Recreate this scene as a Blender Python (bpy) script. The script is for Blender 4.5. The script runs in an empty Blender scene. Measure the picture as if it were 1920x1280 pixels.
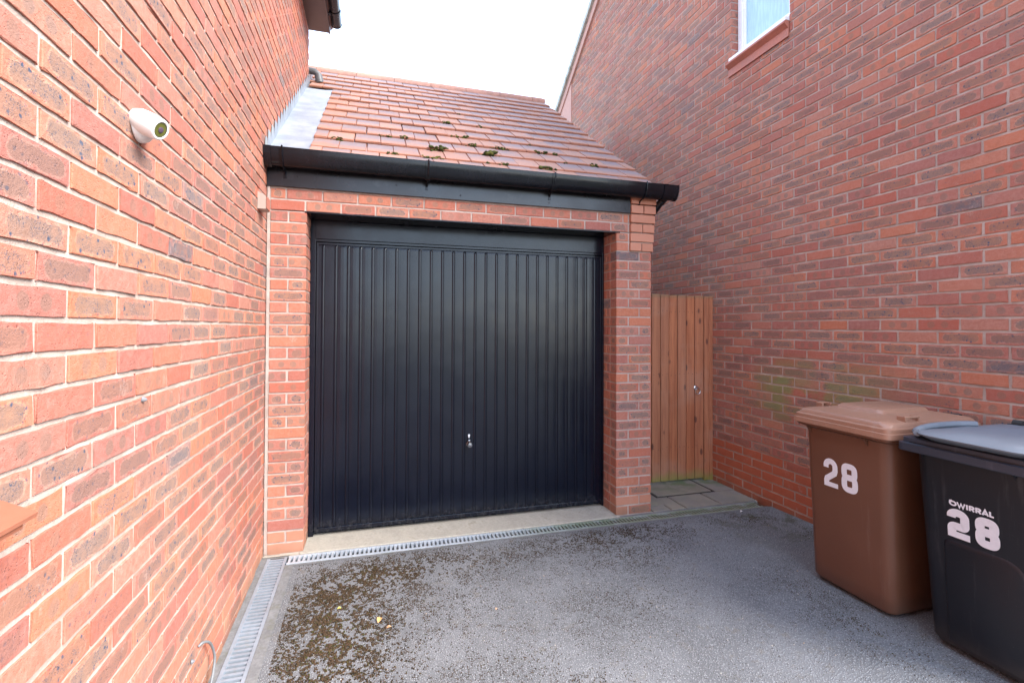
import bpy, bmesh, math, random
import numpy as np
from mathutils import Vector, Matrix
random.seed(4); RNG = np.random.default_rng(7)
R = math.radians
S = bpy.context.scene
C = S.collection

# ------------------------------------------------------------------ camera, sky, sun, exposure
cam = bpy.data.cameras.new('camera'); camo = bpy.data.objects.new('camera', cam); C.objects.link(camo)
cam.lens = 16.95; cam.sensor_width = 36; cam.shift_y = -0.0199; cam.clip_end = 500; cam.clip_start = 0.02
r2 = Vector((0.96140566, -0.27510229, 0.00423042)); u2 = Vector((-0.00764492, -0.01134066, 0.99990647)); fw = Vector((0.27502858, 0.96134808, 0.01300611))
M = Matrix((r2, u2, -fw)).transposed().to_4x4(); M.translation = Vector((0.6777, -3.4579, 1.4881))
camo.matrix_world = M
S.camera = camo

SUN_DIR = Vector((0.58, -0.50, 0.66)).normalized()     # towards the sun
W = bpy.data.worlds.new('World'); S.world = W; W.use_nodes = True
nt = W.node_tree; nt.nodes.clear()
sky = nt.nodes.new('ShaderNodeTexSky'); sky.sky_type = 'NISHITA'; sky.sun_disc = False
sky.sun_elevation = math.asin(SUN_DIR.z); sky.sun_rotation = math.atan2(SUN_DIR.x, SUN_DIR.y)
sky.air_density = 1.0; sky.dust_density = 1.0; sky.ozone_density = 1.0
bg = nt.nodes.new('ShaderNodeBackground'); bg.inputs[1].default_value = 0.12
bg2 = nt.nodes.new('ShaderNodeBackground'); bg2.inputs[0].default_value = (0.65, 0.79, 1.0, 1); bg2.inputs[1].default_value = 0.78  # thin bright cloud
ad = nt.nodes.new('ShaderNodeAddShader'); wo = nt.nodes.new('ShaderNodeOutputWorld')
nt.links.new(sky.outputs[0], bg.inputs[0]); nt.links.new(bg.outputs[0], ad.inputs[0]); nt.links.new(bg2.outputs[0], ad.inputs[1]); nt.links.new(ad.outputs[0], wo.inputs[0])
sl = bpy.data.lights.new('sun', 'SUN'); so = bpy.data.objects.new('sun', sl); C.objects.link(so)
sl.energy = 3.1; sl.angle = R(34); sl.color = (1.0, 0.95, 0.89)
so.rotation_euler = SUN_DIR.to_track_quat('Z', 'Y').to_euler()
S.view_settings.view_transform = 'Standard'; S.view_settings.look = 'None'; S.view_settings.gamma = 1
S.view_settings.use_curve_mapping = False
S.view_settings.exposure = 1.70

# ------------------------------------------------------------------ node helper
class G:
    def __init__(s, name, rough=0.6):
        s.m = bpy.data.materials.new(name); s.m.use_nodes = True; s.t = s.m.node_tree; s.t.nodes.clear()
        s.b = s.t.nodes.new('ShaderNodeBsdfPrincipled'); s.o = s.t.nodes.new('ShaderNodeOutputMaterial')
        s.t.links.new(s.b.outputs[0], s.o.inputs[0]); s.b.inputs['Roughness'].default_value = rough
    def put(s, sock, v):
        if isinstance(v, bpy.types.NodeSocket): s.t.links.new(v, sock)
        elif isinstance(v, (tuple, list)) and len(v) == 3 and sock.type == 'RGBA': sock.default_value = (*v, 1)
        else: sock.default_value = v
    def n(s, typ, out=0, ins=None, **kw):
        nd = s.t.nodes.new('ShaderNode' + typ)
        for k, v in kw.items(): setattr(nd, k, v)
        for k, v in (ins or {}).items(): s.put(nd.inputs[k], v)
        return nd.outputs[out]
    def math(s, op, a, b=0.0, c=0.0): return s.n('Math', 0, {0: a, 1: b, 2: c}, operation=op)
    def mul(s, a, b): return s.math('MULTIPLY', a, b)
    def add(s, a, b): return s.math('ADD', a, b)
    def ss(s, v, a, b, lo=0.0, hi=1.0):
        return s.n('MapRange', 0, {0: v, 1: a, 2: b, 3: lo, 4: hi}, interpolation_type='SMOOTHSTEP')
    def mix(s, f, a, b, bt='MIX'):
        nd = s.t.nodes.new('ShaderNodeMix'); nd.data_type = 'RGBA'; nd.blend_type = bt
        s.put(nd.inputs[0], f); s.put(nd.inputs[6], a); s.put(nd.inputs[7], b); return nd.outputs[2]
    def pos(s): return s.n('NewGeometry', 0)
    def noise(s, vec, scale, detail=3, rough=0.55, out=0, dist=0.0):
        return s.n('TexNoise', out, {'Vector': vec, 'Scale': scale, 'Detail': detail, 'Roughness': rough, 'Distortion': dist})
    def vor(s, vec, scale, feature='F1', out=0, rnd=1.0):
        return s.n('TexVoronoi', out, {'Vector': vec, 'Scale': scale, 'Randomness': rnd}, feature=feature)
    def scl(s, vec, v): return s.n('VectorMath', 0, {0: vec, 1: v}, operation='MULTIPLY')
    def bump(s, h, strength=0.5, dist=0.01, nrm=None):
        ins = {'Height': h, 'Strength': strength, 'Distance': dist}
        if nrm is not None: ins['Normal'] = nrm
        return s.n('Bump', 0, ins)
    def col(s, v): s.put(s.b.inputs['Base Color'], v); return s
    def rough(s, v): s.put(s.b.inputs['Roughness'], v); return s
    def nrm(s, v): s.put(s.b.inputs['Normal'], v); return s
    def set(s, **k):
        for a, v in k.items(): s.put(s.b.inputs[a.replace('_', ' ')], v)
        return s

def attr(g, name, out=0): return g.n('Attribute', out, attribute_name=name)

def plain(name, col, rough=0.5, metallic=0.0, var=0.12, nscale=30, bump=0.15, bd=0.002, spec=0.5, dirt=None):
    g = G(name); p = g.pos()
    a = g.noise(p, nscale, 4); b = g.noise(p, nscale * 0.13, 3)
    f = g.add(g.mul(a, 0.5), g.mul(b, 0.5))
    lo = tuple(c * (1 - var) for c in col); hi = tuple(min(1, c * (1 + var)) for c in col)
    c = g.mix(g.ss(f, 0.3, 0.7), lo, hi)
    if dirt:
        d = g.ss(g.noise(p, dirt[1], 6, 0.7), dirt[2], dirt[2] + 0.14)
        c = g.mix(g.mul(d, dirt[3]), c, dirt[0])
    g.col(c); g.rough(g.ss(b, 0.3, 0.7, max(0, rough - 0.08), rough + 0.08)); g.set(Metallic=metallic, Specular_IOR_Level=spec)
    g.nrm(g.bump(a, bump, bd)); return g.m

# ------------------------------------------------------------------ brick material: reads per-brick random values and the place on the brick's face
def brick_mat(name):
    g = G(name, 0.9); p = g.pos()
    br = attr(g, 'brk'); sep = g.n('SeparateColor', 0, {0: br}); nd = sep.node
    r1, r2_, r3 = nd.outputs[0], nd.outputs[1], nd.outputs[2]
    style = attr(g, 'brk', 3)
    uv = g.n('UVMap', 0, uv_map='loc'); hf = g.n('UVMap', 0, uv_map='half')
    off = g.n('CombineXYZ', 0, {0: g.mul(r1, 37.0), 1: g.mul(r2_, 91.0), 2: g.mul(r3, 53.0)})
    q = g.n('VectorMath', 0, {0: p, 1: off}, operation='ADD')
    nz = g.noise(q, 26, 3, 0.6); nzf = g.noise(q, 120, 5, 0.65); nzm = g.noise(q, 55, 4, 0.6)
    au = g.n('VectorMath', 0, {0: uv}, operation='ABSOLUTE')
    dd = g.n('VectorMath', 0, {0: hf, 1: au}, operation='SUBTRACT')
    sx = g.n('SeparateXYZ', 0, {0: dd}).node
    # rounded distance to the brick edge, wobbling
    ex = g.math('MAXIMUM', g.math('SUBTRACT', 0.040, sx.outputs[0]), 0.0); ey = g.math('MAXIMUM', g.math('SUBTRACT', 0.030, sx.outputs[1]), 0.0)
    ed = g.math('SQRT', g.add(g.mul(ex, ex), g.mul(ey, ey)))
    ed = g.add(ed, g.mul(g.math('SUBTRACT', nz, 0.5), 0.034))
    inner = g.ss(ed, 0.022, 0.017)
    halo = g.mul(g.ss(ed, 0.026, 0.021), g.ss(ed, 0.015, 0.020))
    # two oval kiss marks on some bricks
    sxu = g.n('SeparateXYZ', 0, {0: au}).node; suv = g.n('SeparateXYZ', 0, {0: uv}).node
    ox = g.math('SUBTRACT', sxu.outputs[0], 0.036)
    oo = g.math('SQRT', g.add(g.mul(ox, ox), g.mul(suv.outputs[1], suv.outputs[1])))
    oval = g.ss(g.add(oo, g.mul(g.math('SUBTRACT', nz, 0.5), 0.012)), 0.022, 0.017)
    red = g.mix(r2_, (0.375, 0.120, 0.073), (0.45, 0.160, 0.102))
    red = g.mix(g.ss(r3, 0.75, 1.0, 0, 0.5), red, (0.345, 0.105, 0.068))
    red = g.mix(g.ss(nzm, 0.35, 0.7, 0, 0.45), red, (0.47, 0.205, 0.150))
    brown = g.mix(r2_, (0.265, 0.135, 0.092), (0.335, 0.170, 0.115))
    grey = g.mix(nz, (0.175, 0.118, 0.100), (0.25, 0.150, 0.115))
    brown = g.mix(g.ss(g.add(g.mul(nz, 0.7), g.mul(r3, 0.3)), 0.42, 0.66, 0, 0.75), brown, grey)
    k = g.mul(inner, g.ss(r1, 0.34, 0.52, 0, 0.95)); k2 = g.mul(oval, g.mul(g.ss(r1, 0.16, 0.17), g.ss(r1, 0.34, 0.33)))
    c = g.mix(g.math('MAXIMUM', k, g.mul(k2, 0.8)), red, brown)
    dark = g.ss(r1, 0.992, 0.997); c = g.mix(g.mul(dark, g.ss(nz, 0.3, 0.6, 0.35, 0.95)), c, (0.17, 0.135, 0.135))
    c = g.mix(g.mul(halo, g.mul(g.ss(nzm, 0.35, 0.6, 0.08, 0.38), g.ss(r1, 0.40, 0.60))), c, (0.60, 0.30, 0.20))
    # black-blue iron specks
    v = g.vor(q, 40); vs = g.noise(q, 38, 2, 0.5)
    sp = g.mul(g.ss(g.add(v, g.mul(g.math('SUBTRACT', nzf, 0.5), 0.5)), 0.26, 0.12), g.ss(vs, 0.36, 0.44))
    v2 = g.vor(q, 190); sp2 = g.mul(g.ss(v2, 0.38, 0.24), g.ss(nz, 0.40, 0.54))
    spk = g.math('MAXIMUM', sp, g.mul(sp2, 0.75)); spk = g.mul(spk, g.mul(g.ss(ed, 0.030, 0.022), g.ss(r1, 0.28, 0.5)))
    c = g.mix(g.mul(spk, g.ss(r3, 0.0, 0.6, 0.45, 1.0)), c, (0.060, 0.075, 0.115))
    # overall drift from brick to brick + pale lime bloom at some edges
    hs = g.n('HueSaturation', 0, {'Hue': g.add(0.5, g.mul(g.math('SUBTRACT', r3, 0.5), 0.014)), 'Saturation': g.add(0.87, g.mul(r2_, 0.18)), 'Value': g.add(0.88, g.mul(r3, 0.24)), 'Color': c})
    bl = g.mul(g.ss(g.noise(p, 9, 4, 0.6), 0.60, 0.74), g.ss(nzf, 0.42, 0.62)); c = g.mix(g.mul(bl, 0.30), hs, (0.62, 0.50, 0.43))
    # smooth engineering / special bricks
    sm = g.mix(g.noise(q, 14, 3), (0.40, 0.105, 0.055), (0.46, 0.14, 0.075)); sm = g.mix(g.ss(nzf, 0.62, 0.75, 0, 0.4), sm, (0.25, 0.06, 0.04))
    sm = g.mix(g.ss(style, 0.95, 0.85), sm, g.mix(r1, (0.44, 0.185, 0.115), (0.50, 0.225, 0.145)))
    c = g.mix(g.ss(style, 0.4, 0.6), c, sm)
    # algae film on the shaded wall by the gate
    ps = g.n('SeparateXYZ', 0, {0: p}).node
    ax = g.ss(ps.outputs[0], 3.5, 3.6); ay = g.mul(g.ss(ps.outputs[1], 0.15, -0.25), g.ss(ps.outputs[1], -1.5, -0.6)); az = g.mul(g.ss(ps.outputs[2], 0.62, 0.9), g.ss(ps.outputs[2], 1.32, 1.08))
    al = g.mul(g.mul(g.mul(ax, ay), az), g.mul(g.ss(g.noise(p, 3.3, 4, 0.6), 0.36, 0.54), g.ss(r2_, 0.1, 0.7, 0.35, 1.0)))
    c = g.mix(g.mul(al, 0.85), c, (0.215, 0.225, 0.085))
    ef = g.mul(g.mul(g.ss(ps.outputs[2], 0.62, 0.30), g.ss(g.noise(p, 5.0, 5, 0.7), 0.60, 0.72)), g.ss(nzf, 0.4, 0.6)); c = g.mix(g.mul(ef, 0.4), c, (0.50, 0.44, 0.41))
    gb = g.mul(g.ss(g.add(ps.outputs[2], g.mul(g.noise(p, 8, 4), 0.12)), 0.16, 0.05), 0.5); c = g.mix(gb, c, (0.17, 0.115, 0.075))
    g.col(c); g.rough(g.ss(style, 0.4, 0.6, 0.88, 0.55)); g.set(Specular_IOR_Level=0.35)
    h = g.add(g.mul(nzf, 0.6), g.mul(g.noise(q, 420, 3, 0.6), 0.5)); h = g.add(h, g.mul(g.noise(q, 45, 3, 0.6), 0.5))
    pit = g.ss(g.vor(q, 130), 0.30, 0.08); h = g.math('SUBTRACT', h, g.mul(pit, g.mul(0.6, g.ss(nz, 0.45, 0.6))))
    g.nrm(g.bump(h, g.ss(style, 0.4, 0.6, 1.0, 0.25), 0.0036)); return g.m

def mortar_mat():
    g = G('mortar', 0.95); p = g.pos()
    a = g.noise(p, 7, 5, 0.6); b = g.noise(p, 260, 3, 0.6)
    c = g.mix(g.ss(a, 0.3, 0.7), (0.35, 0.275, 0.235), (0.50, 0.41, 0.355)); c = g.mix(g.ss(b, 0.55, 0.75, 0, 0.4), c, (0.35, 0.29, 0.24))
    g.col(c); g.set(Specular_IOR_Level=0.2)
    g.nrm(g.bump(g.add(g.noise(p, 60, 4, 0.6), g.mul(b, 0.4)), 0.8, 0.004)); return g.m

M_BRICK = brick_mat('brick'); M_MORTAR = mortar_mat()
M_BLACK = plain('black_plastic', (0.006, 0.007, 0.010), 0.22, var=0.25, bump=0.05, dirt=((0.07, 0.07, 0.07), 22, 0.62, 0.22))
M_BLACK.node_tree.nodes['Principled BSDF'].inputs['Specular IOR Level'].default_value = 0.30
M_CONC = plain('concrete', (0.40, 0.365, 0.30), 0.9, var=0.16, nscale=70, bump=0.6, bd=0.003, dirt=((0.22, 0.20, 0.14), 9, 0.55, 0.55))
M_EDGE = plain('mortar_edging', (0.165, 0.165, 0.165), 0.9, var=0.25, nscale=60, bump=0.7, bd=0.004, dirt=((0.12, 0.12, 0.09), 14, 0.5, 0.6))
M_GALV = plain('galvanised', (0.30, 0.34, 0.385), 0.42, 0.3, var=0.12, nscale=40, dirt=((0.30, 0.31, 0.30), 14, 0.56, 0.6))
gg = G('galvanised_green', 0.45); p = gg.pos(); px_ = gg.n('SeparateXYZ', 0, {0: p}).node; n1 = gg.noise(p, 10, 5, 0.6); c = gg.mix(gg.ss(n1, 0.3, 0.7), (0.40, 0.44, 0.48), (0.52, 0.56, 0.60)); c = gg.mix(gg.mul(gg.ss(gg.add(px_.outputs[0], n1), 1.7, 3.0), gg.ss(n1, 0.30, 0.55, 0.35, 0.9)), c, (0.19, 0.24, 0.15)); gg.col(c); gg.set(Metallic=0.25); M_GALVG = gg.m
M_DARK = plain('drain_dark', (0.03, 0.028, 0.024), 0.9)
M_WHITE = plain('white_upvc', (0.82, 0.83, 0.84), 0.3, var=0.03, bump=0.02)
M_TERRA = plain('terracotta', (0.42, 0.155, 0.105), 0.7, var=0.15, nscale=60)
M_BROWNP = plain('brown_plastic', (0.115, 0.06, 0.048), 0.4, var=0.1, bump=0.05)
M_STEEL = plain('chrome', (0.62, 0.64, 0.66), 0.22, 1.0, var=0.05, bump=0.02)
M_CREAM = plain('cream_plastic', (0.36, 0.27, 0.22), 0.5, var=0.05)

# ------------------------------------------------------------------ mesh helpers
def link(o, parent=None):
    C.objects.link(o)
    if parent is not None:
        o.parent = parent; o.matrix_parent_inverse = parent.matrix_basis.inverted()
    return o

def tag(o, label=None, cat=None, group=None, kind=None):
    if label: o['label'] = label
    if cat: o['category'] = cat
    if group: o['group'] = group
    if kind: o['kind'] = kind
    return o

def thing(name, label, cat, loc=(0, 0, 0), group=None):
    o = bpy.data.objects.new(name, None); o.empty_display_size = 0.1; o.location = loc; C.objects.link(o)
    return tag(o, label, cat, group)

def mobj(name, verts, faces, mats, parent=None, smooth=False, fm=None):
    me = bpy.data.meshes.new(name); me.from_pydata([tuple(v) for v in verts], [], [tuple(f) for f in faces])
    for m in (mats if isinstance(mats, (list, tuple)) else [mats]): me.materials.append(m)
    if fm: me.polygons.foreach_set('material_index', fm)
    if smooth: me.polygons.foreach_set('use_smooth', [True] * len(me.polygons))
    me.update(); o = bpy.data.objects.new(name, me); return link(o, parent)

class MB:
    def __init__(s): s.v = []; s.f = []; s.m = []
    def addm(s, v, f, m=0):
        b = len(s.v); s.v += [tuple(x) for x in v]; s.f += [tuple(i + b for i in q) for q in f]; s.m += [m] * len(f)
    def box(s, x0, x1, y0, y1, z0, z1, m=0, c=0.0):
        if c <= 0:
            v = [(x, y, z) for z in (z0, z1) for y in (y0, y1) for x in (x0, x1)]
            s.addm(v, [(0, 2, 3, 1), (4, 5, 7, 6), (0, 1, 5, 4), (2, 6, 7, 3), (0, 4, 6, 2), (1, 3, 7, 5)], m)
        else:
            bm = bmesh.new(); bmesh.ops.create_cube(bm, size=1)
            for q in bm.verts: q.co = Vector(((x0 + x1) / 2 + q.co.x * (x1 - x0), (y0 + y1) / 2 + q.co.y * (y1 - y0), (z0 + z1) / 2 + q.co.z * (z1 - z0)))
            bmesh.ops.bevel(bm, geom=bm.edges[:], offset=c, segments=2, affect='EDGES', profile=0.5)
            s.bm(bm, m)
    def bm(s, bm, m=0, mat=None):
        bm.verts.ensure_lookup_table(); bm.verts.index_update()
        vs = [(mat @ q.co) if mat else q.co.copy() for q in bm.verts]
        s.addm(vs, [[q.index for q in f.verts] for f in bm.faces], m); bm.free()
    def tube(s, pts, r, n=10, m=0, caps=True, flat=None):
        pts = [Vector(p) for p in pts]; rs = r if isinstance(r, (list, tuple)) else [r] * len(pts)
        b = len(s.v); prev = None
        for i, p in enumerate(pts):
            t = ((pts[min(i + 1, len(pts) - 1)] - pts[max(i - 1, 0)])).normalized()
            if prev is None: a = t.orthogonal().normalized()
            else: a = (prev - t * prev.dot(t)).normalized()
            prev = a; c = t.cross(a)
            for k in range(n):
                q = 2 * math.pi * k / n; s.v.append(tuple(p + a * math.cos(q) * rs[i] + c * math.sin(q) * rs[i]))
        for i in range(len(pts) - 1):
            for k in range(n):
                s.f.append((b + i * n + k, b + i * n + (k + 1) % n, b + (i + 1) * n + (k + 1) % n, b + (i + 1) * n + k)); s.m.append(m)
        if caps:
            s.f.append(tuple(b + k for k in range(n))[::-1]); s.m.append(m)
            s.f.append(tuple(b + (len(pts) - 1) * n + k for k in range(n))); s.m.append(m)
    def lathe(s, prof, origin, axis, n=32, m=0, up=None):
        ax = Vector(axis).normalized(); a = ax.orthogonal().normalized() if up is None else Vector(up); c = ax.cross(a); o = Vector(origin)
        b = len(s.v)
        for (r, h) in prof:
            for k in range(n):
                q = 2 * math.pi * k / n; s.v.append(tuple(o + ax * h + (a * math.cos(q) + c * math.sin(q)) * r))
        for i in range(len(prof) - 1):
            for k in range(n):
                s.f.append((b + i * n + k, b + i * n + (k + 1) % n, b + (i + 1) * n + (k + 1) % n, b + (i + 1) * n + k)); s.m.append(m)
        s.f.append(tuple(b + k for k in range(n))[::-1]); s.m.append(m); s.f.append(tuple(b + (len(prof) - 1) * n + k for k in range(n))); s.m.append(m)
    def extr(s, poly, axis, a0, a1, m=0):
        """poly: 2D points; axis 0: (y,z), 1: (x,z), 2: (x,y)"""
        def P(p, a): return (a, p[0], p[1]) if axis == 0 else ((p[0], a, p[1]) if axis == 1 else (p[0], p[1], a))
        n = len(poly); s.addm([P(p, a0) for p in poly] + [P(p, a1) for p in poly], [tuple(range(n))[::-1], tuple(range(n, 2 * n))] + [(i, (i + 1) % n, n + (i + 1) % n, n + i) for i in range(n)], m)
    def build(s, name, mats, parent=None, smooth=False, fixn=True, auto=None):
        o = mobj(name, s.v, s.f, mats, parent, smooth, s.m)
        if fixn:
            bm = bmesh.new(); bm.from_mesh(o.data); bmesh.ops.recalc_face_normals(bm, faces=bm.faces[:]); bm.to_mesh(o.data); bm.free()
        if auto is not None:
            bm = bmesh.new(); bm.from_mesh(o.data)
            for e in bm.edges:
                if len(e.link_faces) == 2 and e.calc_face_angle(0) > auto: e.smooth = False
            for f in bm.faces: f.smooth = True
            bm.to_mesh(o.data); bm.free()
        return o

# lattice blocks: many rounded boxes as one mesh, with brick attributes
def lattice(nx, ny, nz):
    ids = {}; L = []
    for i in range(nx):
        for j in range(ny):
            for k in range(nz):
                if i in (0, nx - 1) or j in (0, ny - 1) or k in (0, nz - 1): ids[(i, j, k)] = len(L); L.append((i, j, k))
    Q = []; A = []
    for k in (0, nz - 1):
        for i in range(nx - 1):
            for j in range(ny - 1):
                q = [(i, j, k), (i + 1, j, k), (i + 1, j + 1, k), (i, j + 1, k)]; Q.append([ids[t] for t in (q if k else q[::-1])]); A.append(2)
    for j in (0, ny - 1):
        for i in range(nx - 1):
            for k in range(nz - 1):
                q = [(i, j, k), (i + 1, j, k), (i + 1, j, k + 1), (i, j, k + 1)]; Q.append([ids[t] for t in (q[::-1] if j else q)]); A.append(1)
    for i in (0, nx - 1):
        for j in range(ny - 1):
            for k in range(nz - 1):
                q = [(i, j, k), (i, j + 1, k), (i, j + 1, k + 1), (i, j, k + 1)]; Q.append([ids[t] for t in (q if i else q[::-1])]); A.append(0)
    return np.array(L), np.array(Q), np.array(A)

def blocks(specs, n, b=0.0028, jit=0.0009, shift=0.0007, styles=None, pull=0.5, post=None):
    """specs (N,6) x0 x1 y0 y1 z0 z1 -> dict of arrays; bricks with n=(nx,ny,nz) lattice points per axis"""
    sp = np.array(specs, float); N = len(sp); L, Q, A = lattice(*n)
    lo = sp[:, 0::2].copy(); hi = sp[:, 1::2].copy()
    sh = RNG.normal(0, shift, (N, 3)) * np.array([1, 1, 0.8]); lo += sh; hi += sh
    co = np.zeros((N, len(L), 3)); ext = np.zeros((len(L), 3))
    for a in range(3):
        m = n[a]; ln = hi[:, a] - lo[:, a]
        if m == 2: P = np.stack([np.zeros(N), ln], 1)
        else:
            bb = np.minimum(b, ln * 0.3); inner = np.linspace(0, 1, m - 2)[None, :] * (ln - 2 * bb)[:, None] + bb[:, None] if m > 3 else (ln / 2)[:, None]
            P = np.concatenate([np.zeros((N, 1)), inner, ln[:, None]], 1)
        co[:, :, a] = P[:, L[:, a]] + lo[:, a][:, None]; ext[:, a] = np.where(L[:, a] == 0, 1, np.where(L[:, a] == m - 1, -1, 0))
    k = np.abs(ext).sum(1); pl_ = (k >= 2)[:, None] * ext * b * pull
    co += pl_[None]; co += RNG.normal(0, jit, co.shape) * (k >= 2)[None, :, None] + RNG.normal(0, jit * 0.45, co.shape)
    if post is not None: co = post(co, sp)
    ctr = (lo + hi) / 2; hf = (hi - lo) / 2
    base = (np.arange(N) * len(L))[:, None, None]; quads = (Q[None] + base).reshape(-1, 4)
    raw = co
    uvl = np.zeros((N, len(Q), 4, 2)); uvh = np.zeros((N, len(Q), 4, 2))
    H = {0: (1, 2), 1: (0, 2), 2: (0, 1)}
    for ax in range(3):
        sel = np.where(A == ax)[0]; h0, h1 = H[ax]
        pts = raw[:, Q[sel], :]  # N,s,4,3
        c2 = ctr[:, [h0, h1]][:, None, None, :]; uvl[:, sel] = pts[..., [h0, h1]] - c2; uvh[:, sel] = hf[:, [h0, h1]][:, None, None, :]
    rnd = RNG.random((N, 4)); rnd[:, 3] = 0 if styles is None else np.array(styles, float)
    colv = np.repeat(rnd, len(L), 0)
    return dict(v=co.reshape(-1, 3), q=quads, ul=uvl.reshape(-1, 2), uh=uvh.reshape(-1, 2), c=colv)

def join_blocks(parts, name, mats, parent=None, extra=None, smooth=False):
    """extra: MB with plain geometry appended using material slot 1"""
    off = 0; V = []; Qs = []; UL = []; UH = []; CC = []
    for d in parts:
        V.append(d['v']); Qs.append(d['q'] + off); UL.append(d['ul']); UH.append(d['uh']); CC.append(d['c']); off += len(d['v'])
    V = np.concatenate(V); Qs = np.concatenate(Qs); UL = np.concatenate(UL); UH = np.concatenate(UH); CC = np.concatenate(CC)
    nb = len(Qs); ev = []; ef = []
    if extra is not None:
        ev = np.array(extra.v, float); V = np.concatenate([V, ev]); ef = [tuple(i + off for i in f) for f in extra.f]
        CC = np.concatenate([CC, np.zeros((len(ev), 4))])
    loops = Qs.reshape(-1).tolist(); starts = list(range(0, nb * 4, 4)); tot = [4] * nb; mi = [0] * nb
    for f in ef: starts.append(len(loops)); loops += list(f); tot.append(len(f)); mi.append(1)
    me = bpy.data.meshes.new(name); me.vertices.add(len(V)); me.vertices.foreach_set('co', V.astype(np.float32).ravel())
    me.loops.add(len(loops)); me.loops.foreach_set('vertex_index', np.array(loops, np.int32))
    me.polygons.add(len(starts)); me.polygons.foreach_set('loop_start', np.array(starts, np.int32)); me.polygons.foreach_set('loop_total', np.array(tot, np.int32))
    me.polygons.foreach_set('material_index', np.array(mi, np.int32))
    sm = np.zeros(len(starts), bool); sm[:nb] = smooth; me.polygons.foreach_set('use_smooth', sm)
    for nm, arr in (('loc', UL), ('half', UH)):
        l = me.uv_layers.new(name=nm); full = np.zeros((len(loops), 2), np.float32); full[:nb * 4] = arr; l.data.foreach_set('uv', full.ravel())
    at = me.attributes.new('brk', 'FLOAT_COLOR', 'POINT'); at.data.foreach_set('color', CC.astype(np.float32).ravel())
    for m in mats: me.materials.append(m)
    me.update(); me.validate(); o = bpy.data.objects.new(name, me); return link(o, parent)

H = 0.075; J = 0.0110; Lb = 0.214; P = 0.225
def rows_y(xa, xb, y0, y1, zbase, k0, k1, perp_even, holes=(), style=lambda k: 0, top=None, edge=None):
    """stretcher rows along y on a face spanning x in [xa,xb]; perp_even: y of a joint centre in even rows"""
    out = []; st = []
    for k in range(k0, k1):
        z0 = zbase + k * H + J / 2; z1 = z0 + H - J; ph = perp_even + (0 if k % 2 == 0 else P / 2)
        i = math.floor((y0 - ph) / P)
        while True:
            a = ph + i * P + J / 2; b = a + Lb; i += 1
            if a > y1: break
            a2, b2 = max(a, y0), min(b, y1)
            segs = [(a2, b2)]
            for (h0, h1, hz0, hz1) in holes:
                if z0 > hz0 - 0.03 and z1 < hz1 + 0.03:
                    ns = []
                    for (s0, s1) in segs:
                        if s1 <= h0 or s0 >= h1: ns.append((s0, s1))
                        else:
                            if s0 < h0: ns.append((s0, h0))
                            if s1 > h1: ns.append((h1, s1))
                    segs = ns
            for (s0, s1) in segs:
                if s1 - s0 < 0.02: continue
                if top is not None and z0 > top((s0 + s1) / 2): continue
                out.append((xa, xb, s0, s1, z0, z1)); st.append(style(k))
    return out, st

# ------------------------------------------------------------------ ground
def gz(x, y):
    s = -0.045 + (0.022 + 0.045) * min(max(x, 0), 3.9) / 3.9
    return s * min(max(-y - 0.05, 0), 3.2)

def asphalt():
    g = G('asphalt', 0.9); p = g.pos()
    v = g.vor(p, 120, out=1); vd = g.vor(p, 120); n1 = g.noise(p, 2.2, 5, 0.6); n2 = g.noise(p, 320, 3, 0.7); n3 = g.noise(p, 14, 5, 0.65)
    vs = g.n('SeparateColor', 0, {0: v})
    c = g.mix(vs, (0.165, 0.168, 0.173), (0.32, 0.323, 0.33)); c = g.mix(g.ss(vd, 0.20, 0.50, 0, 0.9), c, (0.11, 0.111, 0.115))
    c = g.mix(g.ss(n1, 0.35, 0.7, 0, 0.22), c, (0.32, 0.325, 0.335)); c = g.mix(g.ss(n2, 0.60, 0.80, 0, 0.5), c, (0.38, 0.38, 0.38))
    ds = g.mul(g.ss(n3, 0.55, 0.68), g.ss(g.noise(p, 1.1, 3), 0.42, 0.6)); c = g.mix(g.mul(ds, 0.35), c, (0.16, 0.13, 0.09))
    wh = g.mul(g.ss(g.vor(p, 42), 0.06, 0.03), 1.0); c = g.mix(g.mul(wh, 0.8), c, (0.5, 0.47, 0.42))
    # damp strip beside the neighbour's wall and fresh green near the drain end
    px = g.n('SeparateXYZ', 0, {0: p}).node
    gr = g.mul(g.ss(px.outputs[0], 2.9, 3.6), g.ss(px.outputs[1], -1.1, -0.3)); gr = g.mul(gr, g.ss(g.noise(p, 6, 5, 0.65), 0.46, 0.66)); c = g.mix(g.mul(gr, 0.7), c, (0.055, 0.058, 0.022))
    g.col(c); g.rough(g.ss(n1, 0.3, 0.7, 0.78, 0.95)); g.set(Specular_IOR_Level=0.4)
    h = g.add(g.mul(g.ss(vd, 0.05, 0.6), -1.0), g.mul(n2, 0.5)); g.set(Specular_IOR_Level=0.2); g.nrm(g.bump(h, 0.8, 0.0035)); return g.m
xs = [0.20 + i * (3.881 - 0.20) / 60 for i in range(61)]; ys = [-0.158 - (j / 90) ** 1.3 * 9.0 for j in range(91)]
V = [(x, y, gz(x, y) - (0 if y > -3.4 else 0)) for y in ys for x in xs]; F = [(j * 61 + i, j * 61 + i + 1, (j + 1) * 61 + i + 1, (j + 1) * 61 + i)[::-1] for j in range(90) for i in range(60)]
tag(mobj('driveway', V, F, asphalt(), smooth=True), kind='structure')
g_ = plain('far_ground', (0.075, 0.08, 0.06), 0.95)
tag(mobj('ground', [(-150, -150, -0.4), (150, -150, -0.4), (150, 150, -0.4), (-150, 150, -0.4)], [(0, 1, 2, 3)], g_), kind='structure')

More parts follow.
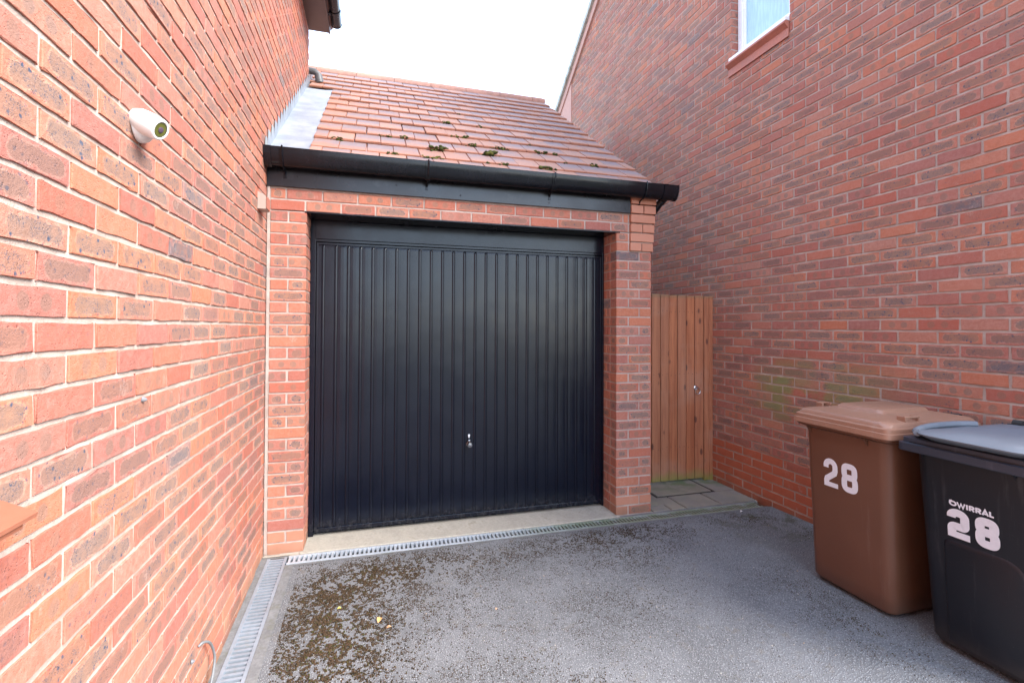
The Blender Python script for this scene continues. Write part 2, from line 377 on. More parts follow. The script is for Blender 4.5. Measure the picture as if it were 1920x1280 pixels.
# ------------------------------------------------------------------ left house
hl = thing('house', 'sunlit red brick house wall along the left side of the driveway', 'house', (-2, -2, 0))
YL0, YL1 = -6.5, 1.965
sp, st = rows_y(-0.05, 0.0, YL0, YL1, 0.0, -3, 61, -0.195 + P / 2, holes=((-1.06, -0.84, 0.0, 0.076 + 0.02),), style=lambda k: 0.75 if k in (-2, -1, 0, 1) and random.random() < 0.55 else 0)
ex = MB(); ex.box(-4.5, -0.0050, YL0, YL1 - 0.004, -0.4, 4.6, 1)
join_blocks([blocks(sp, (2, 8, 4), styles=st, jit=0.0013)], 'wall', [M_BRICK, M_MORTAR], hl, ex)
# eaves
e = MB(); e.box(-0.3, 0.205, YL0, YL1, 4.60, 4.612); e.box(0.19, 0.208, YL0, YL1 + 0.002, 4.592, 4.80); e.box(-0.01, 0.188, YL1 - 0.012, YL1 + 0.001, 4.613, 4.80); e.build('soffit', plain('brown_soffit', (0.085, 0.058, 0.052), 0.35, var=0.1, bump=0.03), hl)
def gutter(name, p0, p1, r, parent, mat, z0off=0.0, joints=(), axis='x', stop=(True, True), deep=1.0):
    b = MB(); n = 14
    def ring(rad, t):
        o = []
        for k in range(n + 1):
            q = math.pi * k / n; a = -math.cos(q) * rad; c = -math.sin(q) * rad * deep
            o.append(((t, p0[1] + a, p0[2] + c)) if axis == 'x' else ((p0[0] + a, t, p0[2] + c)))
        return o
    i0, i1 = (p0[0], p1[0]) if axis == 'x' else (p0[1], p1[1])
    def seg(t0, t1, rad, th=0.004):
        A, B, Ci, D = ring(rad, t0), ring(rad, t1), ring(rad - th, t0), ring(rad - th, t1); v = A + B + Ci + D; m = n + 1; f = []
        for k in range(n): f += [(k, k + 1, m + k + 1, m + k), (2 * m + k, 3 * m + k, 3 * m + k + 1, 2 * m + k + 1), (k, 2 * m + k, 2 * m + k + 1, k + 1), (m + k, m + k + 1, 3 * m + k + 1, 3 * m + k)]
        f += [(0, m, 3 * m, 2 * m), (n, 2 * m + n, 3 * m + n, m + n)]; b.addm(v, f)
    seg(i0, i1, r)
    for t in joints: seg(t - 0.018, t + 0.018, r + 0.006); 
    for t, on in ((i0, stop[0]), (i1, stop[1])):
        if on:
            A = ring(r + 0.003, t - 0.006); B = ring(r + 0.003, t + 0.006); m = n + 1
            b.addm(A + B, [tuple(range(m)), tuple(range(m, 2 * m))[::-1]] + [(k, k + 1, m + k + 1, m + k) for k in range(n)] + [(n, 0, m, m + n)])
    return b
b = gutter('g', (0.268, YL0, 4.70), (0.268, YL1 - 0.03, 4.70), 0.056, hl, M_BLACK, axis='y', joints=(1.70, 0.6, -0.5)); b.box(0.206, 0.26, 1.70, 1.74, 4.655, 4.70); b.build('gutter', M_BLACK, hl, auto=0.6)
rf = plain('roof_dark_tile', (0.16, 0.09, 0.075), 0.8, var=0.2); e = MB(); e.extr([(0.26, 4.72), (-2.3, 6.7), (-2.3, 6.6), (0.20, 4.65)], 1, YL0, YL1 + 0.05); e.extr([(-2.3, 6.7), (-4.8, 4.72), (-4.8, 4.65), (-2.3, 6.6)], 1, YL0, YL1 + 0.05); e.build('roof', rf, hl)
# air brick low in the left wall
def airbrick(parent, x, sx, y0, y1, z0, z1):
    b = MB(); b.box(min(x, x - sx * 0.03), max(x, x - sx * 0.03), y0, y1, z0, z1)
    n = 7
    for i in range(n):
        z = z0 + 0.006 + i * (z1 - z0 - 0.012) / (n - 1); b.box(min(x, x + sx * 0.004), max(x, x + sx * 0.004), y0 + 0.006, y1 - 0.006, z - 0.0022, z + 0.0022)
    return b.build('air_brick', M_TERRA, parent)
airbrick(hl, -0.004, 1, -1.055, -0.845, 0.006, 0.070)
# small grey pipe bend on the roof by the house end
b = MB(); b.tube([(-0.02, 2.03, 4.205), (0.05, 2.03, 4.20), (0.085, 2.03, 4.17), (0.10, 2.03, 4.10)], 0.034, 14); b.tube([(0.086, 2.03, 4.165), (0.103, 2.03, 4.085)], 0.040, 14); b.build('vent_pipe', plain('grey_pipe', (0.10, 0.105, 0.11), 0.5), hl, auto=0.7)
M_WF = plain('fixing_grey', (0.16, 0.16, 0.17), 0.5)
for (yy, zz) in ((-1.734, 1.265), (-1.287, 0.178)):
    b = MB(); b.lathe([(0.009, 0), (0.008, 0.005), (0.004, 0.012), (0.0, 0.014)], (0.0, yy, zz), (1, 0.2, -0.2), 10); b.build('wall_fixing', M_WF, hl)
# cowl vent by the corner
b = MB(); v = [(0.0, -0.265, 2.195), (0.045, -0.265, 2.195), (0.045, -0.265, 2.275), (0.0, -0.265, 2.30), (0, -0.165, 2.195), (0.045, -0.165, 2.195), (0.045, -0.165, 2.275), (0, -0.165, 2.30)]
b.addm(v, [(0, 1, 2, 3), (5, 4, 7, 6), (3, 2, 6, 7), (1, 0, 4, 5), (1, 5, 6, 2)]); vc = b.build('cowl_vent', M_CREAM, hl)
b = MB()
b.box(0.0452, 0.0458, -0.260, -0.168, 2.20, 2.272, 0)
for i in range(9): b.box(0.046, 0.050, -0.260, -0.168, 2.20 + i * 0.0085, 2.203 + i * 0.0085, 1)
for i in range(12): b.box(0.0462, 0.0502, -0.260 + i * 0.0087, -0.2575 + i * 0.0087, 2.20, 2.272, 1)
b.build('grille', [M_BLACK, M_TERRA], vc)

# ------------------------------------------------------------------ right house (gable wall)
XR = 3.881; YR0, YR1 = -2.8, 4.11; YA = 0.65; ZA = 5.77 + (4.11 - YA) * 0.698
hr = thing('house', 'taller red brick gable wall along the right side with a small white window', 'house', (6, 0, 0))
def top(y): return ZA - abs(y - YA) * 0.698
WY0, WY1, WZ0, WZ1 = -0.361, 0.296, 3.99, 5.04
sp, st = rows_y(XR, XR + 0.05, YR0, YR1, 0.051, -2, 107, 0.5036 + P / 2, holes=((WY0, WY1, WZ0 - 0.15, WZ1), (-0.53, -0.31, 0.351, 0.426)), style=lambda k: 1 if k < 5 else 0, top=lambda y: top(y) - 0.03)
parts = [blocks(sp, (2, 8, 4), styles=st, jit=0.0013)]
# window reveals and jamb bricks
rv = []
for k in range(52, 66):
    z0 = 0.051 + k * H + J / 2
    if z0 > WZ0 - 0.16 and z0 < WZ1 - 0.02: rv.append((XR + 0.001, XR + 0.100, WY1 + 0.001, WY1 + 0.05, z0, z0 + H - J)); rv.append((XR + 0.001, XR + 0.100, WY0 - 0.05, WY0 - 0.001, z0, z0 + H - J))
parts.append(blocks(rv, (3, 3, 4), shift=0.0005))
ex = MB()
def core(b, x0, x1, ylist):
    for (ya, yb, za, zb) in ylist:
        b.extr([(ya, za), (yb, za), (yb, zb if zb else top(yb)), (ya, zb if zb else top(ya))], 0, x0, x1, 1)
core(ex, XR + 0.0040, XR + 6, [(YR0, WY0 - 0.004, -0.4, None), (WY1 + 0.004, YA, -0.4, None), (YA, YR1, -0.4, None)])
core(ex, XR + 0.0044, XR + 6, [(WY0 - 0.004, WY1 + 0.004, -0.4, WZ0 - 0.15)]); ex.extr([(WY0 - 0.004, WZ1), (WY1 + 0.004, WZ1), (WY1 + 0.004, top(WY1)), (WY0 - 0.004, top(WY0))], 0, XR + 0.0044, XR + 6, 1)
ex.box(XR + 0.4, XR + 0.5, WY0 - 0.1, WY1 + 0.1, WZ0 - 0.3, WZ1 + 0.3, 1)
join_blocks(parts, 'wall', [M_BRICK, M_MORTAR], hr, ex)
airbrick(hr, XR + 0.003, -1, -0.527, -0.314, 0.356, 0.421)
# boxed eaves end and verge
M_PINK = plain('smooth_render_brick', (0.50, 0.27, 0.215), 0.8, var=0.1, nscale=20)
b = MB(); b.extr([(4.105, 4.7), (4.66, 5.0), (4.68, 5.33), (4.105, 5.75)], 0, XR - 0.012, XR + 6); b.build('eaves_box', M_PINK, hr)
b = MB(); b.extr([(4.66, 5.25), (YA, 8.075), (YA, 8.20), (4.72, 5.36)], 0, XR - 0.03, XR + 0.02); b.extr([(YA, 8.13), (YR0 - 0.3, 5.30), (YR0 - 0.3, 5.37), (YA, 8.20)], 0, XR - 0.03, XR + 0.02); b.build('verge', M_PINK, hr)
M_RT = plain('grey_olive_tile', (0.42, 0.41, 0.36), 0.8, var=0.25, nscale=25, bump=0.5, dirt=((0.20, 0.20, 0.14), 12, 0.5, 0.6))
b = MB(); b.extr([(4.78, 5.325), (YA, 8.20), (YA, 8.295), (4.79, 5.42)], 0, XR - 0.07, XR + 6.2)
b.extr([(YA, 8.20), (YR0 - 0.4, 5.30), (YR0 - 0.4, 5.38), (YA, 8.29)], 0, XR - 0.075, XR + 6.2); b.build('roof', M_RT, hr)
# window
gl = G('obscured_glass', 0.35); p = gl.pos(); c = gl.mix(gl.ss(gl.noise(gl.scl(p, (1, 9, 1.5)), 5, 3), 0.35, 0.7), (0.33, 0.52, 0.72), (0.42, 0.62, 0.80)); gl.col(c); gl.set(Specular_IOR_Level=0.7); gl.nrm(gl.bump(gl.noise(p, 60, 3), 0.25, 0.003))
wz = WZ0 + 0.03; xw = XR + 0.072
b = MB(); f = 0.058
b.box(xw, xw + 0.06, WY0 + 0.002, WY0 + f, wz, WZ1, 0, 0.004); b.box(xw, xw + 0.06, WY1 - f, WY1 - 0.002, wz, WZ1, 0, 0.004)
b.box(xw + 0.001, xw + 0.058, WY0 + f - 0.004, WY1 - f + 0.004, wz + 0.001, wz + f, 0, 0.004); b.box(xw + 0.001, xw + 0.058, WY0 + f - 0.004, WY1 - f + 0.004, WZ1 - f, WZ1, 0, 0.004)
wf = b.build('window', M_WHITE, hr)
b = MB(); i = f
b.box(xw + 0.012, xw + 0.05, WY0 + i - .002, WY0 + i + 0.028, wz + i - .002, WZ1 - i, 0, 0.004); b.box(xw + 0.012, xw + 0.05, WY1 - i - 0.028, WY1 - i + .002, wz + i - .002, WZ1 - i, 0, 0.004); b.box(xw + 0.013, xw + 0.049, WY0 + i + 0.02, WY1 - i - 0.02, wz + i, wz + i + 0.028, 0, 0.004); b.build('sash', M_WHITE, wf)
b = MB(); b.box(xw + 0.028, xw + 0.034, WY0 + f, WY1 - f, wz + f, WZ1 - f); b.build('pane', gl.m, wf)
b = MB(); b.extr([(XR - 0.035, WZ0 - 0.014), (XR - 0.035, WZ0 + 0.012), (xw + 0.02, WZ0 + 0.029), (xw + 0.02, WZ0 - 0.014)], 1, WY0 + 0.004, WY1 - 0.004); b.build('sill', M_WHITE, wf)
b = MB(); b.extr([(XR - 0.045, WZ0 - 0.038), (XR - 0.045, WZ0 - 0.022), (XR + 0.05, WZ0 - 0.016), (XR + 0.05, WZ0 - 0.145), (XR - 0.012, WZ0 - 0.145), (XR - 0.008, WZ0 - 0.075)], 1, WY0 + 0.004, WY1 + 0.03); b.build('tile_sill', M_TERRA, wf)

# ------------------------------------------------------------------ garage
gar = thing('garage', 'single brick garage with a tiled pitched roof, closing the end of the driveway', 'garage', (1.42, 1.3, 0))
XG0, XG1, XP0, XP1 = 0.008, 0.240, 2.530, 2.843; YF = 0.0
bs = []; stl = []
for k in range(0, 34):
    z0 = k * H + J / 2; z1 = z0 + H - J
    if k < 32:
        if k % 2 == 0: cuts = [(XG0 + 0.014, XG1)]
        else: cuts = [(XG0 + 0.014, (XG0 + XG1) / 2), ((XG0 + XG1) / 2 + J, XG1)]
        if k == 30 or k == 31: cuts = []
        for a, c in cuts: bs.append((a, c, YF, YF + 0.10, z0, z1)); stl.append(0.75 if k < 2 and random.random() < .8 else 0)
    if k < 30:
        m_ = XP0 + 0.1025
        cuts = [(XP0, m_), (m_ + J, XP1)] if k % 2 == 0 else [(XP0, XP0 + 0.2), (XP0 + 0.21, XP1)]
        if k >= 28: cuts = [(XP0, XP0 + 0.1025)]
        for a, c in cuts: bs.append((a, c, YF, YF + 0.10, z0, z1)); stl.append(0.75 if k < 2 and random.random() < .7 else 0)
        # reveals: rest of the return behind the front brick
        if k % 2 == 0: rr = [(YF + 0.11, YF + 0.24)]
        else: rr = [(YF + 0.11, YF + 0.16), (YF + 0.17, YF + 0.24)]
        for a, c in rr:
            bs.append((XG1 - 0.1, XG1, a, c, z0, z1)); stl.append(0); bs.append((XP0, XP0 + 0.1, a, c, z0, z1)); stl.append(0)
# lintel courses
for k in (30, 31):
    z0 = k * H + J / 2; z1 = z0 + H - J; x = 0.2325 + J / 2 if k == 30 else 0.12
    bs.append((XG0 + 0.014, x - J, YF, YF + 0.1, z0, z1)); stl.append(0)
    while x < 2.63:
        e1 = min(x + Lb, 2.632); bs.append((x, e1, YF, YF + 0.10, z0, z1)); stl.append(0); x = x + P
        if 2.632 - x < 0.02: break
parts = [blocks(bs, (7, 4, 4), styles=stl, b=0.0028, jit=0.0011)]
# corbel of smooth bricks
cb = []; co_ = 0
for i, k in enumerate(range(28, 35)):
    z0 = k * H + J / 2; z1 = z0 + H - J; xa = 2.645; xb = 2.850 + 0.004 * i; yf = -0.018 - 0.004 * i
    if k % 2 == 0: cb += [(xa, (xa + xb) / 2 - 0.004, yf, 0.1, z0, z1), ((xa + xb) / 2 + 0.004, xb, yf, 0.1, z0, z1)]
    else: cb.append((xa, xb, yf, 0.1, z0, z1))
parts.append(blocks(cb, (5, 4, 4), styles=[0.75] * len(cb), b=0.003, shift=0.0006))
sd = []; sst = []
for k in range(0, 34):
    z0 = k * H + J / 2; y = 0.11 + (0 if k % 2 else 0.11)
    while y < 3.2: sd.append((XP1 - 0.05, XP1, y, min(y + Lb, 3.3), z0, z0 + H - J)); y += P
parts.append(blocks(sd, (3, 4, 4)))
ex = MB()
ex.box(XG0 - 0.02, XG1 - 0.0042, 0.0040, 0.6, -0.2, 2.25, 1); ex.box(XP0 + 0.0042, XP1 - 0.0042, 0.0043, 0.6, -0.2, 2.25, 1)
ex.box(XG0 - 0.02, XP1 - 0.0048, 0.0040, 0.235, 2.255, 2.6, 1); ex.box(2.655, 2.85, -0.006, 0.1, 2.12, 2.60, 1)
ex.box(XP1 - 0.2, XP1 - 0.0038, 0.60, 5.5, -0.2, 2.6, 1); ex.box(-1.2, XP1 - 0.2, 5.3, 5.5, -0.2, 2.6, 1)
ex.extr([(0.3, 2.60), (2.757, 4.32), (5.2, 2.60)], 0, XP1 - 0.2, XP1 - 0.006, 1)
join_blocks(parts, 'wall', [M_BRICK, M_MORTAR], gar, ex)
b = MB(); b.box(XG1 - 0.01, XP0 + 0.03, -0.004, 0.235, 2.2455, 2.2535); b.build('lintel', M_BLACK, gar)
b = MB(); b.box(XG0 - 0.004, XG0 + 0.012, -0.012, 0.02, 0.02, 2.40); b.build('movement_joint', M_MORTAR, gar)
# fascia with fixing screws
b = MB(); b.box(0.001, 2.644, -0.022, -0.004, 2.404, 2.64, 0, 0.002)
for x in (0.19, 0.82, 1.27, 1.95, 2.60):
    b.lathe([(0.006, 0), (0.006, 0.002), (0.003, 0.0035)], (x, -0.022, 2.455 + 0.02 * math.sin(x * 9)), (0, -1, 0), 10)
b.build('fascia', plain('fascia_black', (0.008, 0.009, 0.012), 0.30, var=0.3, nscale=12, bump=0.03, dirt=((0.08, 0.085, 0.09), 7, 0.55, 0.22)), gar)
b = gutter('g', (0.004, -0.085, 2.622), (3.0, -0.085, 2.622), 0.062, gar, M_BLACK, joints=(1.028, 1.952, 2.890), stop=(True, True), deep=1.78)
b.box(0.003, 0.052, -0.151, -0.019, 2.53, 2.604, 0, 0.02) if False else None
def bracket(x):
    pts = [(-0.152, 2.628), (-0.153, 2.60), (-0.147, 2.565), (-0.130, 2.53), (-0.10, 2.510), (-0.07, 2.507), (-0.045, 2.498), (-0.026, 2.478)]
    for i in range(len(pts) - 1): b.tube([(x, *pts[i]), (x, *pts[i + 1])], 0.006, 6)
    b.box(x - 0.009, x + 0.009, -0.027, -0.0225, 2.455, 2.50)
for x in (0.11, 1.028, 1.952, 2.715): bracket(x)
for t0, t1 in ((0.0, 0.045),):
    for k in range(8):
        q0 = math.pi * k / 8; q1 = math.pi * (k + 1) / 8
        A = [(t, -0.085 - math.cos(q) * 0.067, 2.622 - math.sin(q) * 0.067 * 1.78) for t in (t0 + .002, t1) for q in (q0, q1)]; b.addm(A, [(0, 1, 3, 2)])
gu = b.build('gutter', M_BLACK, gar, auto=0.6)
b = MB(); b.tube([(2.93, -0.07, 2.54), (2.90, -0.02, 2.49), (2.882, 0.05, 2.43), (2.880, 0.08, 2.34), (2.878, 0.14, 2.26), (2.876, 0.24, 2.18), (2.876, 0.26, 2.05), (2.876, 0.26, 0.05)], 0.030, 14); b.build('downpipe', M_BLACK, gar, auto=0.7)
# roof
TH = R(35.14); SL = math.tan(TH); y0r, z0r = 0.139, 2.752
def rp(x, s, h):   # x along, s up the slope from the reference point, h above the plane
    return (x, y0r + s * math.cos(TH) - h * math.sin(TH), z0r + s * math.sin(TH) + h * math.cos(TH))
def tile_mat():
    g = G('roof_tile', 0.8); p = g.pos(); a = g.n('SeparateColor', 0, {0: attr(g, 'brk')}).node
    r1, r2_, r3 = a.outputs[0], a.outputs[1], a.outputs[2]
    n1 = g.noise(p, 5.5, 4, 0.6); n2 = g.noise(p, 120, 4, 0.6); n3 = g.noise(p, 22, 4, 0.6); hf = g.n('UVMap', 0, uv_map='loc'); uu = g.n('SeparateXYZ', 0, {0: hf}).node
    c = g.mix(r1, (0.31, 0.158, 0.112), (0.36, 0.195, 0.145)); hv = g.n('SeparateXYZ', 0, {0: g.n('UVMap', 0, uv_map='half')}).node; fr_ = g.math('MAXIMUM', g.ss(hv.outputs[1], 0.03, 0.02), g.ss(uu.outputs[1], -0.138, -0.150))
    sm = g.ss(g.add(g.mul(n1, 0.7), g.mul(r2_, 0.35)), 0.36, 0.58); sm = g.mul(sm, g.ss(uu.outputs[1], -0.11, -0.02, 0.25, 1.0))
    c = g.mix(g.mul(sm, 0.80), c, g.mix(n3, (0.14, 0.12, 0.14), (0.225, 0.19, 0.205))); c = g.mix(fr_, c, (0.40, 0.175, 0.11))
    c = g.mix(g.ss(n2, 0.55, 0.75, 0, 0.35), c, (0.46, 0.32, 0.25)); l = g.mul(g.ss(n3, 0.60, 0.74), 0.35); c = g.mix(l, c, (0.20, 0.19, 0.13))
    g.col(c); g.set(Specular_IOR_Level=0.35); g.rough(0.75); g.nrm(g.bump(g.add(n2, g.noise(p, 380, 2)), 0.5, 0.0015)); return g.m
M_TILE = tile_mat()
tiles = []; GA = 0.2365; TW = 0.1875
for r in range(14):
    s0 = -0.205 + r * GA if r == 0 else -0.035 + (r - 1) * GA - 0.01
    yend = y0r + (s0) * math.cos(TH)
    xl = 0.25 if s0 < 1.95 else (0.02 if s0 < 2.1 else -0.9)
    x = 0.422 - 20 * TW + (0 if r % 2 else TW / 2) + (r % 3) * 0.006
    while x < 2.86:
        a, c = max(x + 0.0012, xl), min(x + TW - 0.0012, 2.858 + random.uniform(-.004, .004))
        if c - a > 0.02: tiles.append((a, c, s0, s0 + 0.32, 0.0, 0.021))
        x += TW
def tpost(co, sp):
    t = (co[:, :, 1] - sp[:, None, 2]) / 0.32; z = co[:, :, 2] + 0.023 * (1 - t) + RNG.normal(0, 0.0012, (len(sp), 1))
    s = co[:, :, 1]; out = co.copy(); out[:, :, 1] = y0r + s * math.cos(TH) - z * math.sin(TH); out[:, :, 2] = z0r + s * math.sin(TH) + z * math.cos(TH) - 0.03; return out
d = blocks(tiles, (5, 4, 3), b=0.004, jit=0.0006, shift=0.0012)
# UV computed before the tilt; redo positions only
d0 = np.array(tiles); n_ = len(tiles); cc = d['v'].reshape(n_, -1, 3); d['v'] = tpost(cc, d0).reshape(-1, 3)
ex = MB()
ex.addm([rp(-0.9, -0.25, -0.075), rp(2.845, -0.25, -0.075), rp(2.845, 3.19, -0.075), rp(-0.9, 3.19, -0.075), rp(-0.9, -0.25, -0.031), rp(2.845, -0.25, -0.031), rp(2.845, 3.19, -0.031), rp(-0.9, 3.19, -0.031)], [(0, 1, 2, 3), (4, 7, 6, 5), (0, 4, 5, 1), (1, 5, 6, 2), (2, 6, 7, 3), (3, 7, 4, 0)], 1)
# rear slope
ex.addm([(-0.9, 2.757, 4.555), (2.85, 2.757, 4.555), (2.85, 5.6, 2.56), (-0.9, 5.6, 2.56), (-0.9, 2.757, 4.50), (2.85, 2.757, 4.50), (2.85, 5.6, 2.50), (-0.9, 5.6, 2.50)], [(0, 1, 2, 3), (4, 7, 6, 5), (1, 5, 6, 2), (3, 7, 4, 0), (0, 4, 5, 1), (2, 6, 7, 3)], 1)
# clip the roof deck away inside the left house
for i, v_ in enumerate(ex.v):
    pass
roof = join_blocks([d], 'roof', [M_TILE, M_MORTAR], gar, ex)
M_RIDGE = plain('ridge_tile', (0.40, 0.20, 0.145), 0.75, var=0.2, nscale=25, bump=0.4, dirt=((0.15, 0.12, 0.10), 16, 0.56, 0.6))
x = -0.9; i = 0
while x < 2.87:
    x1 = min(x + 0.45, 2.885); b = MB(); n = 10; v = []
    for t, rr in ((x, 0.112), (x1 - 0.004, 0.109)):
        for k in range(n + 1):
            q = R(-12) + (math.pi + R(24)) * k / n; v.append((t, 2.757 - math.cos(q) * rr, 4.535 + math.sin(q) * rr * 0.72))
    for t, rr in ((x, 0.096), (x1 - 0.004, 0.094)):
        for k in range(n + 1):
            q = R(-12) + (math.pi + R(24)) * k / n; v.append((t, 2.757 - math.cos(q) * rr, 4.535 + math.sin(q) * rr * 0.72))
    m = n + 1; f = []
    for k in range(n): f += [(k, k + 1, m + k + 1, m + k), (2 * m + k, 3 * m + k, 3 * m + k + 1, 2 * m + k + 1), (k, 2 * m + k, 2 * m + k + 1, k + 1), (m + k, m + k + 1, 3 * m + k + 1, 3 * m + k)]
    f += [(0, m, 3 * m, 2 * m), (n, 2 * m + n, 3 * m + n, m + n)]
    b.addm(v, f); b.build('ridge_tile', M_RIDGE, roof, auto=0.8); x += 0.45; i += 1
b = MB(); b.addm([rp(2.835, -0.2, -0.055), rp(2.862, -0.2, -0.055), rp(2.862, 3.15, -0.055), rp(2.835, 3.15, -0.055), rp(2.835, -0.2, -0.028), rp(2.852, -0.2, -0.028), rp(2.852, 3.15, -0.028), rp(2.835, 3.15, -0.028)], [(0, 3, 2, 1), (4, 5, 6, 7), (0, 1, 5, 4), (1, 2, 6, 5), (2, 3, 7, 6), (3, 0, 4, 7)]); b.build('verge', M_MORTAR, roof)
# lead flashing: apron on the slope and stepped upstand on the house wall
gL = G('lead', 0.5); p = gL.pos(); a = gL.noise(p, 6, 5, 0.6); bq = gL.noise(gL.scl(p, (1, 1, 6)), 30, 4, 0.6); c = gL.mix(gL.ss(a, 0.3, 0.7), (0.25, 0.28, 0.32), (0.36, 0.39, 0.43)); c = gL.mix(gL.mul(gL.ss(a, 0.56, 0.62), 0.35), c, (0.35, 0.38, 0.24)); gL.col(c); gL.set(Metallic=0.25); gL.nrm(gL.bump(gL.add(a, gL.mul(bq, 0.3)), 0.4, 0.01))
b = MB(); ns = 24; v = []; f = []
for i in range(ns + 1):
    s = -0.205 + i * (2.03 + 0.205) / ns
    for j, x in enumerate((0.004, 0.06, 0.12, 0.18, 0.2495)):
        h = 0.004 + 0.004 * math.sin(i * 1.7 + j) * 0.5 + (0.006 if j == 4 else 0) + (0.007 if abs(s - 0.95) < 0.05 else 0)
        v.append(rp(x, s, h - 0.01))
for i in range(ns):
    for j in range(4): a_ = i * 5 + j; f.append((a_, a_ + 1, a_ + 6, a_ + 5))
b.addm(v, f)
k = 0; z = 2.70
v = []; f = []
def zr(y): return z0r + (y - y0r) * SL - 0.02
prev = None
y = -0.13
while zr(y) < 4.18:
    z_l = zr(y); zt = math.ceil((z_l + 0.12) / H) * H
    y_n = y0r + (zt + H - 0.10 - H + 0.02 - z0r) / SL
    y_n = max(y_n, y + 0.04)
    b.addm([(0.004, y, z_l), (0.004, y_n + 0.012, zr(y_n + 0.012)), (0.005, y_n + 0.012, zt + 0.004), (0.005, y + 0.045, zt + 0.004)], [(0, 1, 2, 3)])
    y = y_n
b.build('lead_flashing', gL.m, gar, smooth=True, fixn=False)

# garage door: frame, header panel, ribbed leaf, handle
M_DOOR = G('door_paint', 0.3); p = M_DOOR.pos(); nn = M_DOOR.noise(p, 5, 4); M_DOOR.col(M_DOOR.mix(nn, (0.0022, 0.0034, 0.0085), (0.0035, 0.0052, 0.0125)))
sc = M_DOOR.ss(M_DOOR.noise(M_DOOR.scl(p, (1, 1, 1.0)), 55, 5, 0.7), 0.70, 0.78); M_DOOR.col(M_DOOR.mix(M_DOOR.mul(sc, 0.25), M_DOOR.mix(nn, (0.0022, 0.0034, 0.0085), (0.0035, 0.0052, 0.0125)), (0.14, 0.14, 0.15)))
M_DOOR.rough(M_DOOR.ss(nn, 0.3, 0.7, 0.19, 0.25)); M_DOOR.set(Specular_IOR_Level=0.36); _pz = M_DOOR.n('SeparateXYZ', 0, {0: p}).node; _d = M_DOOR.mul(M_DOOR.ss(_pz.outputs[2], 0.16, 0.02), M_DOOR.ss(M_DOOR.noise(p, 28, 6, 0.75), 0.45, 0.7)); _base = M_DOOR.b.inputs['Base Color'].links[0].from_socket; M_DOOR.col(M_DOOR.mix(M_DOOR.mul(_d, 0.22), _base, (0.13, 0.125, 0.12))); M_DOOR.nrm(M_DOOR.bump(M_DOOR.noise(p, 3.0, 2), 0.10, 0.02)); M_DOOR = M_DOOR.m
door = MB(); yd = 0.222
X0, X1, Z0, Z1 = 0.292, 2.498, 0.032, 2.088
prof = [(X0, yd)]
def rib(xc): return [(xc - 0.0125, yd), (xc - 0.0117, yd + 0.0035), (xc - 0.0098, yd + 0.0035), (xc - 0.0080, yd - 0.0005), (xc - 0.003, yd - 0.0022), (xc + 0.003, yd - 0.0022), (xc + 0.0080, yd - 0.0005), (xc + 0.0098, yd + 0.0042), (xc + 0.0120, yd + 0.0042), (xc + 0.0132, yd)]
prof += rib(0.325)
for i in range(25):
    xc = 0.411 + i * 0.085; prof += rib(xc)
    if i < 24: prof += [(xc + 0.032, yd - 0.0007), (xc + 0.053, yd - 0.0007)]
prof += [(X1, yd)]
zs = [Z0 + 0.03, Z0 + 0.045, Z1 - 0.03, Z1 - 0.016]
v = []; f = []; n = len(prof)
for zi, z in enumerate(zs):
    for (x, y) in prof: v.append((x, y if zi in (1, 2) else yd + 0.002, z))
for zi in range(3):
    for i in range(n - 1): f.append((zi * n + i, zi * n + i + 1, (zi + 1) * n + i + 1, (zi + 1) * n + i))
door.addm(v, f)
door.box(X0 - 0.012, X0, yd - 0.006, yd + 0.03, Z0, Z1, 0, 0.002); door.box(X1, X1 + 0.012, yd - 0.006, yd + 0.03, Z0, Z1, 0, 0.002)
door.box(X0 - 0.001, X1 + 0.001, yd - 0.005, yd + 0.03, Z0, Z0 + 0.0295, 0, 0.003); door.box(X0 - 0.001, X1 + 0.001, yd - 0.004, yd + 0.03, Z1 - 0.0155, Z1, 0, 0.002)
dr = door.build('garage_door', M_DOOR, gar, fixn=False)
b = MB(); b.box(XG1 + 0.001, X0 - 0.016, yd - 0.008, 0.30, 0.008, 2.244, 0, 0.002); b.box(X1 + 0.016, XP0 - 0.001, yd - 0.008, 0.30, 0.008, 2.244, 0, 0.002); b.box(X0 - 0.016, X1 + 0.016, yd - 0.012, 0.30, 2.112, 2.244, 0, 0.002); b.box(X0 - 0.017, X1 + 0.017, yd - 0.001, 0.30, 2.094, 2.1115, 0, 0.001); b.box(X0 - 0.016, X1 + 0.016, yd + 0.05, 0.32, 0.0, 2.15)
b.build('door_frame', M_DOOR, gar, fixn=False)
b = MB(); hx, hz = 1.387, 0.598
b.lathe([(0.020, 0), (0.020, 0.006), (0.015, 0.010), (0.010, 0.028), (0.014, 0.034), (0.019, 0.042), (0.017, 0.052), (0.0, 0.054)], (hx, yd - 0.004, hz - 0.008), (0, -1, 0), 20)
b.lathe([(0.010, 0), (0.012, 0.01), (0.009, 0.02), (0, 0.022)], (hx - 0.002, yd - 0.01, hz + 0.020), (0, -1, 0), 14)
b.build('handle', plain('dark_chrome', (0.25, 0.25, 0.27), 0.25, 0.9), dr, auto=0.6)
b = MB(); b.extr([(hx - 0.007, hz + 0.066), (hx - 0.0075, hz + 0.060), (hx - 0.003, hz + 0.040), (hx + 0.003, hz + 0.040), (hx + 0.0075, hz + 0.060), (hx + 0.007, hz + 0.066)], 1, yd - 0.012, yd - 0.004); b.build('keyhole_cover', plain('bright_metal', (0.75, 0.76, 0.78), 0.3, 0.3), dr)
